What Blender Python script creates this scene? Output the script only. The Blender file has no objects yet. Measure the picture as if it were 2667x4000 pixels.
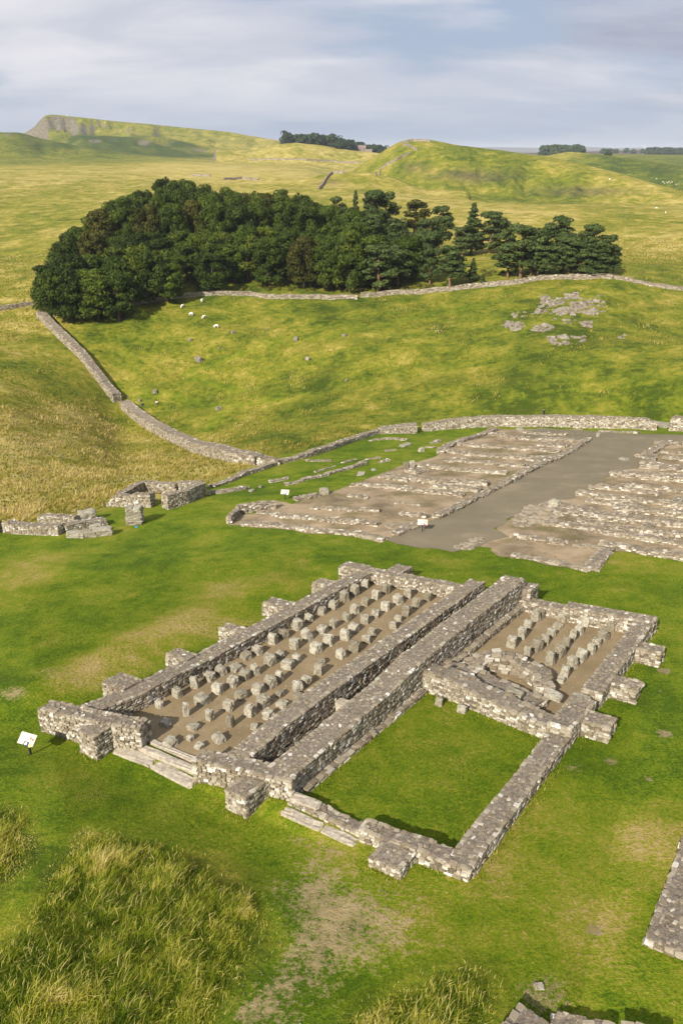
import bpy, math, random
import numpy as np
from mathutils import Matrix, Vector

R = math.radians
rng = np.random.default_rng(7)
random.seed(7)
SC = bpy.context.scene
COL = SC.collection

# ------------------------------------------------------------------ camera
F_PX, W_PX, H_PX, HORIZON = 3044.0, 2667.0, 4000.0, 587.0
PITCH = math.atan((H_PX / 2 - HORIZON) / F_PX)
CAM = np.array([0.0, 0.0, 50.0])
cam_d = bpy.data.cameras.new('camera')
cam_d.sensor_fit = 'VERTICAL'
cam_d.sensor_height = 36.0
cam_d.sensor_width = 24.0
cam_d.lens = F_PX / H_PX * 36.0
cam_d.clip_start, cam_d.clip_end = 0.5, 60000.0
cam = bpy.data.objects.new('camera', cam_d)
COL.objects.link(cam)
cam.location = CAM
cam.rotation_euler = (math.pi / 2 - PITCH, 0, 0)
SC.camera = cam

# ------------------------------------------------------------------ sun and sky
SUN_AZ = R(31.0)          # sun stands behind the camera, this far to its left
SUN_EL = R(35.0)
sun_from = Vector((-math.sin(SUN_AZ) * math.cos(SUN_EL), -math.cos(SUN_AZ) * math.cos(SUN_EL), math.sin(SUN_EL)))
sun_d = bpy.data.lights.new('sun', 'SUN')
sun_d.energy, sun_d.angle, sun_d.color = 5.0, R(0.55), (1.0, 0.92, 0.79)
sun = bpy.data.objects.new('sun', sun_d)
COL.objects.link(sun)
sun.rotation_euler = sun_from.to_track_quat('Z', 'Y').to_euler()

world = bpy.data.worlds.new('World')
SC.world = world
world.use_nodes = True
wt = world.node_tree
wt.nodes.clear()


def wn(t, **k):
    n = wt.nodes.new(t)
    for a, v in k.items():
        setattr(n, a, v)
    return n


def wl(a, b):
    wt.links.new(a, b)


sky = wn('ShaderNodeTexSky', sky_type='NISHITA', sun_disc=False, sun_elevation=SUN_EL,
         sun_rotation=math.atan2(sun_from.x, sun_from.y), altitude=250.0, air_density=1.0, dust_density=1.4, ozone_density=1.0)
geo = wn('ShaderNodeTexCoord')
sep = wn('ShaderNodeSeparateXYZ')
wl(geo.outputs['Generated'], sep.inputs[0])


def wmath(op, a, b=None, clamp=False):
    n = wn('ShaderNodeMath', operation=op, use_clamp=clamp)
    for i, v in enumerate((a, b)):
        if v is None:
            continue
        if isinstance(v, (int, float)):
            n.inputs[i].default_value = v
        else:
            wl(v, n.inputs[i])
    return n.outputs[0]


zc = wmath('ADD', wmath('MAXIMUM', sep.outputs[2], 0.0), 0.20)
cx, cy = wmath('DIVIDE', sep.outputs[0], zc), wmath('DIVIDE', sep.outputs[1], zc)
comb = wn('ShaderNodeCombineXYZ')
wl(cx, comb.inputs[0])
wl(cy, comb.inputs[1])


def cloud(scale, detail, rough, off, sx=1.0, sy=1.0):
    mp = wn('ShaderNodeMapping')
    mp.inputs['Location'].default_value = off
    mp.inputs['Scale'].default_value = (sx, sy, 1)
    wl(comb.outputs[0], mp.inputs['Vector'])
    n = wn('ShaderNodeTexNoise')
    n.inputs['Scale'].default_value = scale
    n.inputs['Detail'].default_value = detail
    n.inputs['Roughness'].default_value = rough
    n.inputs['Distortion'].default_value = 0.35
    wl(mp.outputs[0], n.inputs['Vector'])
    return n.outputs['Fac']


def wramp(fac, stops):
    n = wn('ShaderNodeValToRGB')
    e = n.color_ramp.elements
    e[0].position, e[0].color = stops[0][0], (*stops[0][1], 1)
    e[1].position, e[1].color = stops[-1][0], (*stops[-1][1], 1)
    for p, c in stops[1:-1]:
        q = e.new(p)
        q.color = (*c, 1)
    n.color_ramp.interpolation = 'EASE'
    wl(fac, n.inputs[0])
    return n.outputs[0]


def wmix(fac, a, b):
    n = wn('ShaderNodeMix', data_type='RGBA')
    for i, v in ((0, fac), (6, a), (7, b)):
        if isinstance(v, (int, float)):
            n.inputs[i].default_value = v
        elif isinstance(v, tuple):
            n.inputs[i].default_value = (*v, 1)
        else:
            wl(v, n.inputs[i])
    return n.outputs[2]


SKY_STRENGTH = 0.10
sky_s = wn('ShaderNodeVectorMath', operation='SCALE')
sky_s.inputs['Scale'].default_value = SKY_STRENGTH
wl(sky.outputs[0], sky_s.inputs[0])
veil = wmix(0.85, sky_s.outputs[0], (0.50, 0.595, 0.79))                       # thin high overcast over the blue
bank = cloud(0.80, 7, 0.5, (3.9, 2.2, 8.0), 0.5, 1.15)
high = wramp(sep.outputs[2], [(0.0, (0.25, 0.25, 0.25)), (0.09, (1, 1, 1))])          # the banks thin out towards the horizon
pale = wmath('MULTIPLY', wramp(bank, [(0.44, (0, 0, 0)), (0.55, (1, 1, 1))]), high)
heavy = cloud(0.55, 7, 0.5, (1.1, 14.0, 2.0), 0.5, 1.2)
grey = wmath('MULTIPLY', wramp(heavy, [(0.45, (0, 0, 0)), (0.54, (1, 1, 1))]), high)
lump = cloud(1.5, 6, 0.55, (2.2, 0.3, 5.0), 0.6, 1.0)
c1 = wmix(wmath('MULTIPLY', pale, 0.9), veil, wramp(lump, [(0.32, (0.70, 0.73, 0.84)), (0.62, (1.0, 0.98, 1.02))]))
c2 = wmix(wmath('MULTIPLY', grey, 0.85), c1, wramp(lump, [(0.34, (0.42, 0.46, 0.60)), (0.64, (0.74, 0.73, 0.80))]))
bg = wn('ShaderNodeBackground')
bg.inputs['Strength'].default_value = 0.56
wl(c2, bg.inputs['Color'])
wo = wn('ShaderNodeOutputWorld')
wl(bg.outputs[0], wo.inputs['Surface'])

SC.view_settings.view_transform = 'Standard'
SC.view_settings.look = 'None'
SC.view_settings.gamma = 1.0
SC.view_settings.exposure = 0.6
SC.render.engine = 'CYCLES'
SC.cycles.use_denoising = True
SC.cycles.max_bounces = 5
SC.cycles.transparent_max_bounces = 4

# ------------------------------------------------------------------ projection helpers
cp, sp = math.cos(PITCH), math.sin(PITCH)


def ray(px, py):
    """direction through pixel(s) of the 2667 x 4000 photograph (X right, Y ahead, Z up)"""
    x = (np.asarray(px, float) - W_PX / 2) / F_PX
    y = (np.asarray(py, float) - H_PX / 2) / F_PX
    return np.stack([x, cp - sp * y, -sp - cp * y], -1)


def project(P):
    P = np.asarray(P, float) - CAM
    d = P[..., 1] * cp - P[..., 2] * sp
    u = P[..., 0] / d
    v = -(P[..., 1] * sp + P[..., 2] * cp) / d
    return np.stack([u * F_PX + W_PX / 2, v * F_PX + H_PX / 2, d], -1)


FRAMES = dict(f=(0, 0, 1.0), d=(0, 0, 1568 / 2667), z5=(0, 2100, 1.12), z8=(500, 2250, 1.568), z1=(100, 2600, 1.96),
              z2=(1000, 2150, 1.96), z3=(1900, 2200, 2.044), z6=(1267, 2100, 1.12), z7=(700, 2700, 1.12),
              zb=(1600, 2500, 1.96), ba=(850, 1600, 1.845), bl=(1500, 1600, 1.96), br=(2000, 1640, 2.351),
              gt=(0, 1820, 1.845), fe=(2050, 1560, 2.541), hw=(100, 1200, 1.568), wr=(1267, 450, 1.12),
              wl=(0, 350, 1.12), rb=(1800, 3300, 1.808), hf=(1100, 500, 3.136), ff=(2050, 540, 2.541),
              z3b=(0, 1150, 1.12), sh=(680, 1130, 7.127), ro=(2150, 1110, 5.227))


def fp(frame, x, y):
    a, b, s = FRAMES[frame]
    return a + x / s, b + y / s


# plane through the wall tops of the granary (the terrace of the fort leans away from the camera)
PZ0, PGX, PGY = -20.5 + CAM[2], 0.0469, -0.1748


def top_plane(x, y):
    return PZ0 + PGX * x + PGY * y


O2 = np.array([-14.148, 33.780])                 # front outer corner of the granary
UH = np.array([0.58439, 0.81147])                # along the granary
VH = np.array([0.81147, -0.58439])               # across the granary
DROP = 1.2                                       # ground below the wall tops


def ab(a, b):
    return O2 + np.multiply.outer(np.asarray(a, float), VH) + np.multiply.outer(np.asarray(b, float), UH)


def on_plane(px, py, h=-DROP):
    d = ray(px, py)
    k = (PZ0 + h - CAM[2]) / (d[..., 2] - PGX * d[..., 0] - PGY * d[..., 1])
    return d * k[..., None] + CAM


# ------------------------------------------------------------------ noise
def _hash(ix, iy, seed):
    h = (ix * 374761393 + iy * 668265263 + seed * 1274126177) & 0xFFFFFFFF
    h = ((h ^ (h >> 13)) * 1274126177) & 0xFFFFFFFF
    return ((h ^ (h >> 16)) & 0xFFFFFF) / float(0xFFFFFF)


def vnoise(x, y, seed=0):
    x, y = np.asarray(x, float), np.asarray(y, float)
    ix, iy = np.floor(x).astype(np.int64), np.floor(y).astype(np.int64)
    fx, fy = x - ix, y - iy
    fx, fy = fx * fx * fx * (fx * (fx * 6 - 15) + 10), fy * fy * fy * (fy * (fy * 6 - 15) + 10)
    a, b = _hash(ix, iy, seed), _hash(ix + 1, iy, seed)
    c, d = _hash(ix, iy + 1, seed), _hash(ix + 1, iy + 1, seed)
    return (a + (b - a) * fx) * (1 - fy) + (c + (d - c) * fx) * fy - 0.5


def fbm(x, y, seed=0, n=4):
    s, a = 0.0, 1.0
    for k in range(n):
        s = s + a * vnoise(x * 2 ** k + 17.3 * k, y * 2 ** k - 9.1 * k, seed + k)
        a *= 0.5
    return s


def sstep(t):
    t = np.clip(t, 0, 1)
    return t * t * (3 - 2 * t)


def in_poly(x, y, poly):
    x, y = np.asarray(x), np.asarray(y)
    ins = np.zeros(x.shape, bool)
    n = len(poly)
    for i in range(n):
        x0, y0 = poly[i]
        x1, y1 = poly[(i + 1) % n]
        c = ((y0 > y) != (y1 > y))
        with np.errstate(divide='ignore', invalid='ignore'):
            xi = (x1 - x0) * (y - y0) / (y1 - y0 + 1e-12) + x0
        ins ^= c & (x < xi)
    return ins


def poly_dist(x, y, poly, closed=True):
    x, y = np.asarray(x), np.asarray(y)
    best = np.full(x.shape, 1e9)
    n = len(poly)
    for i in range(n if closed else n - 1):
        p, q = np.array(poly[i]), np.array(poly[(i + 1) % n])
        d = q - p
        t = np.clip(((x - p[0]) * d[0] + (y - p[1]) * d[1]) / (d @ d + 1e-9), 0, 1)
        best = np.minimum(best, np.hypot(x - p[0] - t * d[0], y - p[1] - t * d[1]))
    return best


def poly_mask(x, y, poly, soft):
    d = poly_dist(x, y, poly)
    s = np.where(in_poly(x, y, poly), d, -d)
    return sstep(s / soft * 0.5 + 0.5)


# ------------------------------------------------------------------ terrain
AZT = np.linspace(-1.2, 1.2, 481)


def line_table(pts, kind='r'):
    """pts (px, py, horizontal distance) -> r(az), z(az) tables"""
    pts = np.array(pts, float)
    d = ray(pts[:, 0], pts[:, 1])
    hd = np.hypot(d[:, 0], d[:, 1])
    az = np.arctan2(d[:, 0], d[:, 1])
    z = CAM[2] + pts[:, 2] * d[:, 2] / hd
    o = np.argsort(az)
    return np.interp(AZT, az[o], pts[o, 2]), np.interp(AZT, az[o], z[o])


def smooth(v, w=7):
    k = np.hanning(w + 2)[1:-1]
    k /= k.sum()
    return np.convolve(np.pad(v, w // 2, mode='edge'), k, 'valid')


Apx = np.array([(-900, 2350), (-400, 2160), (0, 2070), (450, 1975), (800, 1895), (1050, 1800), (1450, 1690), (2000, 1650), (2667, 1650), (3400, 1660)], float)
Aw = on_plane(Apx[:, 0], Apx[:, 1])
rA0 = np.hypot(Aw[:, 0], Aw[:, 1])
azA = np.arctan2(Aw[:, 0], Aw[:, 1])
rA = smooth(np.interp(AZT, azA, rA0), 9)
TAB = []
for f_ in (0.01, 0.7, 0.88, 1.0):
    rr = rA * f_
    TAB.append((rr, top_plane(rr * np.sin(AZT), rr * np.cos(AZT)) - DROP))
for L in (
    [(-900, 1560, 150), (0, 1560, 150), (300, 1560, 163), (450, 1560, 172), (800, 1600, 160), (1400, 1540, 150), (2000, 1500, 146), (2667, 1480, 146), (3400, 1480, 146)],
    [(-900, 1360, 195), (0, 1350, 190), (450, 1350, 192), (1000, 1335, 186), (1333, 1320, 180), (1800, 1290, 178), (2200, 1250, 178), (2667, 1300, 180), (3400, 1330, 180)],
    [(-900, 1230, 235), (0, 1200, 225), (150, 1225, 214), (450, 1195, 212), (700, 1172, 214), (1000, 1150, 216), (1333, 1158, 213), (1700, 1138, 212), (2000, 1102, 213), (2381, 1084, 213), (2667, 1112, 220), (3400, 1140, 230)],
    [(-900, 1010, 330), (0, 1000, 330), (350, 960, 320), (680, 890, 310), (1000, 880, 312), (1333, 900, 310), (1900, 950, 295), (2450, 985, 290), (2667, 990, 290), (3400, 1010, 290)],
    [(-900, 810, 500), (0, 800, 500), (700, 775, 480), (1333, 760, 480), (1900, 805, 430), (2667, 830, 420), (3400, 850, 420)],
    [(-900, 640, 1100), (0, 638, 1100), (700, 632, 1100), (1200, 665, 900), (1333, 725, 620), (1450, 745, 580), (1900, 788, 560), (2300, 800, 560), (2667, 812, 560), (3400, 815, 600)],
    [(-900, 628, 1350), (0, 628, 1350), (700, 625, 1350), (1200, 650, 1150), (1333, 705, 950), (1900, 730, 900), (2300, 790, 880), (2667, 850, 850), (3400, 860, 850)],
    [(-900, 618, 1700), (0, 618, 1700), (1200, 625, 1500), (1450, 640, 1300), (2100, 655, 1250), (2667, 672, 1250), (3400, 672, 1250)],
    [(-900, 608, 3500), (1300, 608, 3500), (2667, 612, 3000), (3400, 612, 3000)],
    [(-900, 597, 9000), (3400, 597, 9000)],
    [(-900, 590, 30000), (3400, 590, 30000)],
):
    r_, z_ = line_table(L)
    TAB.append((smooth(r_, 11), smooth(z_, 11)))
TR = np.array([t[0] for t in TAB])
TZ = np.array([t[1] for t in TAB])
_dr = np.diff(TR, axis=0)
_sl = np.diff(TZ, axis=0) / _dr
TM = np.zeros_like(TZ)
TM[1:-1] = (_sl[:-1] * _dr[1:] + _sl[1:] * _dr[:-1]) / (_dr[1:] + _dr[:-1])
TM[0], TM[-1] = _sl[0], _sl[-1]
DAZ = AZT[1] - AZT[0]


def base_z(az, r):
    fi = np.clip((az - AZT[0]) / DAZ, 0, len(AZT) - 1.001)
    i0 = fi.astype(int)
    w = fi - i0

    def g(T):
        return T[:, i0] * (1 - w) + T[:, i0 + 1] * w
    Rk, Zk, Mk = g(TR), g(TZ), g(TM)
    k = np.clip((r[None] >= Rk).sum(0) - 1, 0, len(TR) - 2)
    j = np.arange(len(r))
    r0, r1, z0, z1, m0, m1 = Rk[k, j], Rk[k + 1, j], Zk[k, j], Zk[k + 1, j], Mk[k, j], Mk[k + 1, j]
    h = r1 - r0
    t = np.clip((r - r0) / h, 0, 1)
    out = (2 * t ** 3 - 3 * t ** 2 + 1) * z0 + (t ** 3 - 2 * t ** 2 + t) * h * m0 + (-2 * t ** 3 + 3 * t ** 2) * z1 + (t ** 3 - t ** 2) * h * m1
    return out, Rk[3]


DK = 2667 / 1568.0


def crest(pts, front, back, cliff=None, depth=None):
    pts = np.array([(x * DK, y * DK, r) for x, y, r in pts], float)
    d = ray(pts[:, 0], pts[:, 1])
    hd = np.hypot(d[:, 0], d[:, 1])
    az = np.arctan2(d[:, 0], d[:, 1])
    z = CAM[2] + pts[:, 2] * d[:, 2] / hd
    if cliff:
        cx_ = np.array([c[0] for c in cliff]) * DK
        cd_ = ray(cx_, np.full(len(cx_), 560.0))
        cliff = (np.arctan2(cd_[:, 0], cd_[:, 1]), np.array([c[1] for c in cliff]))
    return az, pts[:, 2], z, front, back, cliff, depth


HILLS = [
    # the domed hill behind the wood
    crest([(690, 440, 780), (760, 418, 780), (815, 388, 780), (850, 366, 775), (885, 343, 770), (915, 326, 765), (942, 319, 760), (985, 320, 755), (1050, 333, 745), (1150, 345, 735),
           (1240, 358, 725), (1300, 369, 715), (1400, 392, 690), (1500, 421, 660), (1568, 441, 640), (1700, 470, 620), (1900, 500, 620)], 215, 260, None, 60),
    crest([(640, 440, 600), (690, 420, 600), (735, 402, 600), (790, 396, 600), (850, 397, 600), (910, 410, 600), (980, 440, 600)], 75, 60, None, 18),
    # the crags
    crest([(-500, 330, 2000), (-100, 318, 2000), (40, 312, 2000), (62, 303, 2000), (80, 290, 2000), (92, 275, 2000), (104, 264, 2000), (122, 262, 2000), (160, 266, 2000), (250, 276, 2000), (380, 288, 2000),
           (520, 302, 2000), (640, 323, 1950), (720, 341, 1900), (830, 362, 1850), (950, 380, 1800), (1100, 400, 1800)], 520, 700, [(-500, 0), (40, .3), (60, .95), (190, .9), (260, .55), (330, .4), (450, .3), (600, 0)], 95),
    crest([(100, 345, 1700), (170, 312, 1720), (240, 312, 1720), (330, 318, 1720), (365, 316, 1720), (430, 330, 1720), (470, 342, 1710), (560, 352, 1700), (600, 366, 1680), (660, 380, 1680)], 240, 260, [(100, 0), (170, .4), (290, .45), (330, .8), (370, .8), (420, .25), (480, .5), (560, .4), (620, 0)], 45),
    crest([(-300, 296, 1500), (-40, 300, 1500), (10, 304, 1500), (45, 304, 1500), (95, 318, 1500), (180, 336, 1480), (300, 355, 1450), (400, 372, 1450)], 330, 160, None, 45),
    # ground of the far wood
    crest([(590, 345, 1320), (640, 331, 1320), (680, 328, 1320), (740, 334, 1320), (800, 345, 1320), (900, 356, 1320), (980, 372, 1320)], 160, 400, None, 40),
    # grass ridge on the right behind the domed hill
    crest([(1180, 380, 1250), (1240, 362, 1250), (1275, 354, 1250), (1305, 349, 1250), (1335, 351, 1250), (1400, 358, 1220), (1500, 372, 1200), (1568, 383, 1180), (1700, 400, 1180), (2000, 420, 1150)], 330, 300, None, 50),
    # moor and far hills
    crest([(1180, 360, 3200), (1300, 356, 3200), (1400, 351, 3200), (1500, 346, 3200), (1600, 347, 3200), (1900, 346, 3200)], 900, 900, None, 80),
    crest([(-600, 340, 12500), (600, 342, 12500), (1000, 341, 12500), (1130, 338, 12500), (1250, 340, 12500), (1330, 337, 12500), (1420, 340, 12500), (1568, 338, 12500), (2000, 339, 12500), (2600, 340, 12500)], 3500, 3000, None, 300),
]


def raw_ground(x, y):
    shape = np.shape(x)
    x, y = np.ravel(np.asarray(x, float)), np.ravel(np.asarray(y, float))
    r = np.maximum(np.hypot(x, y), 0.5)
    az = np.arctan2(x, y)
    z, ra = base_z(az, r)
    out = sstep((r - ra - 1.0) / 25.0)                                   # 0 inside the fort, 1 outside
    amp = out * np.clip(r / 200.0, 0.6, 14)
    sc = np.clip(r / 200.0, 1.0, 20.0)
    z = z + amp * (0.55 * fbm(x / (22 * sc), y / (22 * sc), 3, 3) + 0.28 * fbm(x / 5.0, y / 5.0, 9, 3) * (r < 700))
    for (caz, cr, czz, front, back, cliff, depth) in HILLS:
        m = (az > caz[0] - 0.05) & (az < caz[-1] + 0.05) & (r > cr.min() - 1.6 * front) & (r < cr.max() + 1.6 * back)
        if not m.any():
            continue
        a_, r_, = az[m], r[m]
        wob = 0.06 * front * fbm(a_ * 60, r_ / 300, 21, 3)
        rc = np.interp(a_, caz, cr)
        zc_ = np.interp(a_, caz, czz)
        t = np.where(r_ < rc, (rc - r_ + wob * np.clip((rc - r_) / 60, 0, 1)) / front, (r_ - rc) / back)
        t = np.clip(t, 0, 1.6)
        pr = sstep(t / 1.0) * 0.7 + 0.3 * np.minimum(t, 1) ** 1.3
        if cliff:
            brk = sstep((fbm(a_ * 45, a_ * 0 + 3.3, 31, 3) + 0.32) * 2.2)
            step = sstep((t - 0.06 - 0.03 * fbm(a_ * 160, r_ / 90, 5, 2)) / 0.05)
            pc = 0.08 * np.minimum(t / 0.06, 1) + 0.30 * step + 0.62 * sstep(t)
            k = np.interp(a_, *cliff) * (0.35 + 0.65 * brk) * (r_ < rc)
            pr = pr * (1 - k) + pc * k
        hz = zc_ - depth * np.where(t > 1, pr + (t - 1) * 2, pr)
        hz = hz + np.clip(r_ / 900, 0.5, 4) * (4.5 if cliff else 1.5) * fbm(a_ * r_ / 55, r_ / 55, 41, 5) * sstep(t * 6)
        d = (hz - z[m]) / (4.0 * np.clip(r_ / 800, 0.4, 6))
        zz = z[m]
        z[m] = np.where(d > 6, hz, np.where(d < -6, zz, zz + 4.0 * np.clip(r_ / 800, 0.4, 6) * np.log1p(np.exp(np.clip(d, -6, 6)))))
    # the fort's own small relief
    ins = 1 - out
    q = np.stack([x - O2[0], y - O2[1]], -1)
    a_, b_ = q @ VH, q @ UH
    away = np.maximum(np.maximum(-1.8 - a_, a_ - 24.6), np.maximum(-1.8 - b_, b_ - 28.9))
    far_in = sstep(away / 5.0) * ins
    lawn_n = far_in * 0.30 * fbm(x / 7.5, y / 7.5, 13, 3)
    front = np.exp(-((b_ + 1.8) / 2.2) ** 2) * sstep((a_ + 5) / 4) * sstep((20 - a_) / 5)
    z = z + lawn_n - 0.42 * front * (b_ < 1.0) * sstep((0.6 - b_) / 1.2) * ins
    bank = np.exp(-((a_ + 6.2 - 0.05 * b_) / 2.0) ** 2) * sstep((b_ + 4) / 4) * sstep((26 - b_) / 6)
    z = z + 0.45 * bank * ins - 0.25 * np.exp(-((a_ + 2.4) / 1.3) ** 2) * sstep((b_ + 2) / 3) * sstep((27 - b_) / 3) * ins
    for i in range(len(SCARP) - 1):
        p_, q_ = SCARP[i], SCARP[i + 1]
        d_ = q_ - p_
        L_ = np.hypot(*d_)
        t_ = ((x - p_[0]) * d_[0] + (y - p_[1]) * d_[1]) / L_ ** 2
        s_ = ((y - p_[1]) * d_[0] - (x - p_[0]) * d_[1]) / L_           # > 0 beyond the edge
        on = (t_ >= 0) & (t_ < 1)
        T_ = (i + np.clip(t_, 0, 1)) / (len(SCARP) - 1)
        z = z + on * 0.08 * np.sin(np.pi * T_) * np.exp(-(s_ / 1.6) ** 2) * sstep(0.5 - s_ / 0.8)
    z = z - 0.45 * sstep((0.72 - np.abs(a_ - 11.95)) / 0.12) * ((b_ > 1.3) & (b_ < 25.4))
    for mx, my, mr, mh in MOUNDS:
        z = z + mh * np.exp(-(((x - mx) ** 2 + (y - my) ** 2) / mr ** 2) ** 1.5)
    return z.reshape(shape)


_m = on_plane(np.array([330, 760, 20, 1760, 1500]), np.array([3560, 3640, 3330, 3930, 4150]))
_s = on_plane(np.array([705, 730, 790, 880, 1020]), np.array([3080, 3140, 3180, 3212, 3240]))[:, :2]
SCARP = [q for q in _s]
MOUNDS = [(_m[0, 0], _m[0, 1], 3.6, 0.28), (_m[1, 0], _m[1, 1], 2.4, 0.18), (_m[2, 0], _m[2, 1], 2.6, 0.22), (_m[3, 0], _m[3, 1], 1.8, 0.18), (_m[4, 0], _m[4, 1], 1.8, 0.15)]
G_AZ = np.arange(R(-31), R(31.01), R(0.155))
G_R = np.concatenate([[3.0], np.geomspace(9.0, 130, 310), np.geomspace(131.4, 2600, 270), np.geomspace(2630, 30000, 40)])
_ga, _gr = np.meshgrid(G_AZ, G_R)
G_Z = raw_ground(_gr * np.sin(_ga), _gr * np.cos(_ga))


def gz(x, y):
    """height of the ground sheet"""
    shape = np.shape(x)
    x, y = np.ravel(np.asarray(x, float)), np.ravel(np.asarray(y, float))
    r = np.clip(np.hypot(x, y), G_R[0], G_R[-1] * .999)
    fa = np.clip((np.arctan2(x, y) - G_AZ[0]) / (G_AZ[1] - G_AZ[0]), 0, len(G_AZ) - 1.001)
    j = fa.astype(int)
    wa = fa - j
    i = np.clip(np.searchsorted(G_R, r) - 1, 0, len(G_R) - 2)
    wr = (r - G_R[i]) / (G_R[i + 1] - G_R[i])
    z = (G_Z[i, j] * (1 - wa) + G_Z[i, j + 1] * wa) * (1 - wr) + (G_Z[i + 1, j] * (1 - wa) + G_Z[i + 1, j + 1] * wa) * wr
    far = np.abs(np.arctan2(x, y)) > R(30.9)
    if far.any():
        z[far] = raw_ground(x[far], y[far])
    return z.reshape(shape)


def hit(px, py):
    """ground point under pixel(s): first ring where the view ray dips below the ground"""
    px, py = np.atleast_1d(np.asarray(px, float)), np.atleast_1d(np.asarray(py, float))
    d = ray(px, py)
    hd = np.hypot(d[:, 0], d[:, 1])
    az = np.clip(np.arctan2(d[:, 0], d[:, 1]), G_AZ[0], G_AZ[-1] - 1e-6)
    fa = (az - G_AZ[0]) / (G_AZ[1] - G_AZ[0])
    j = np.minimum(fa.astype(int), len(G_AZ) - 2)
    wa = fa - j
    col = G_Z[:, j] * (1 - wa) + G_Z[:, j + 1] * wa
    gap = CAM[2] + G_R[:, None] * (d[:, 2] / hd)[None] - col
    below = gap < 0
    below[0] = False
    i = np.where(below.any(0), below.argmax(0), len(G_R) - 1)
    n = np.arange(len(px))
    g0, g1 = gap[i - 1, n], gap[i, n]
    t = np.clip(g0 / (g0 - g1 + 1e-12), 0, 1)
    r = G_R[i - 1] * (1 - t) + G_R[i] * t
    P = np.stack([d[:, 0] / hd * r, d[:, 1] / hd * r, np.zeros_like(r)], -1)
    P[:, 2] = col[i - 1, n] * (1 - t) + col[i, n] * t
    return P


def hits(frame, pts):
    q = [fp(frame, x, y) for x, y in pts]
    return hit([a for a, b in q], [b for a, b in q])


def planes(frame, pts, h=-DROP):
    q = [fp(frame, x, y) for x, y in pts]
    return on_plane(np.array([a for a, b in q]), np.array([b for a, b in q]), h)


# ------------------------------------------------------------------ materials
class NT:
    def __init__(self, name):
        self.m = bpy.data.materials.new(name)
        self.m.use_nodes = True
        self.t = self.m.node_tree
        self.t.nodes.clear()
        self.out = self.n('ShaderNodeOutputMaterial')
        self.b = self.n('ShaderNodeBsdfPrincipled')
        self.t.links.new(self.b.outputs[0], self.out.inputs[0])
        self.b.inputs['Roughness'].default_value = 0.95
        self.b.inputs['Specular IOR Level'].default_value = 0.15

    def n(self, t, **k):
        n = self.t.nodes.new(t)
        for a, v in k.items():
            setattr(n, a, v)
        return n

    def set(self, sock, v):
        if isinstance(v, (int, float)):
            sock.default_value = v
        elif isinstance(v, tuple):
            sock.default_value = (*v, 1) if len(v) == 3 and sock.type == 'RGBA' else v
        else:
            self.t.links.new(v, sock)

    def pos(self):
        return self.n('ShaderNodeNewGeometry').outputs['Position']

    def obj(self):
        return self.n('ShaderNodeTexCoord').outputs['Object']

    def noise(self, vec, scale, detail=3, rough=0.55, dist=0.0, sc=None, w=None):
        if sc is not None:
            mp = self.n('ShaderNodeMapping')
            mp.inputs['Scale'].default_value = sc
            self.t.links.new(vec, mp.inputs['Vector'])
            vec = mp.outputs[0]
        n = self.n('ShaderNodeTexNoise')
        if w is not None:
            n.noise_dimensions = '4D'
            self.set(n.inputs['W'], w)
        n.inputs['Scale'].default_value = scale
        n.inputs['Detail'].default_value = detail
        n.inputs['Roughness'].default_value = rough
        n.inputs['Distortion'].default_value = dist
        self.t.links.new(vec, n.inputs['Vector'])
        return n.outputs['Fac']

    def math(self, op, a, b=None, clamp=False):
        n = self.n('ShaderNodeMath', operation=op, use_clamp=clamp)
        self.set(n.inputs[0], a)
        if b is not None:
            self.set(n.inputs[1], b)
        return n.outputs[0]

    def map(self, v, a, b, c=0.0, d=1.0):
        n = self.n('ShaderNodeMapRange')
        self.set(n.inputs[0], v)
        for i, q in enumerate((a, b, c, d)):
            n.inputs[i + 1].default_value = q
        return n.outputs[0]

    def ramp(self, fac, stops, interp='LINEAR'):
        n = self.n('ShaderNodeValToRGB')
        e = n.color_ramp.elements
        e[0].position, e[0].color = stops[0][0], (*stops[0][1], 1)
        e[1].position, e[1].color = stops[-1][0], (*stops[-1][1], 1)
        for p, c in stops[1:-1]:
            q = e.new(p)
            q.color = (*c, 1)
        n.color_ramp.interpolation = interp
        self.set(n.inputs[0], fac)
        return n.outputs[0]

    def mix(self, fac, a, b, blend='MIX'):
        n = self.n('ShaderNodeMix', data_type='RGBA', blend_type=blend)
        self.set(n.inputs[0], fac)
        self.set(n.inputs[6], a)
        self.set(n.inputs[7], b)
        return n.outputs[2]

    def attr(self, name):
        return self.n('ShaderNodeAttribute', attribute_name=name)

    def bump(self, h, strength, dist):
        n = self.n('ShaderNodeBump')
        n.inputs['Strength'].default_value = strength
        n.inputs['Distance'].default_value = dist
        self.set(n.inputs['Height'], h)
        self.t.links.new(n.outputs[0], self.b.inputs['Normal'])

    def col(self, c):
        self.set(self.b.inputs['Base Color'], c)


STONE_STOPS = [(0.0, (0.085, 0.070, 0.048)), (0.15, (0.165, 0.135, 0.094)), (0.35, (0.255, 0.217, 0.155)), (0.6, (0.345, 0.307, 0.235)), (0.8, (0.43, 0.40, 0.33)), (0.93, (0.56, 0.535, 0.465)), (1.0, (0.75, 0.73, 0.67))]


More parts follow.
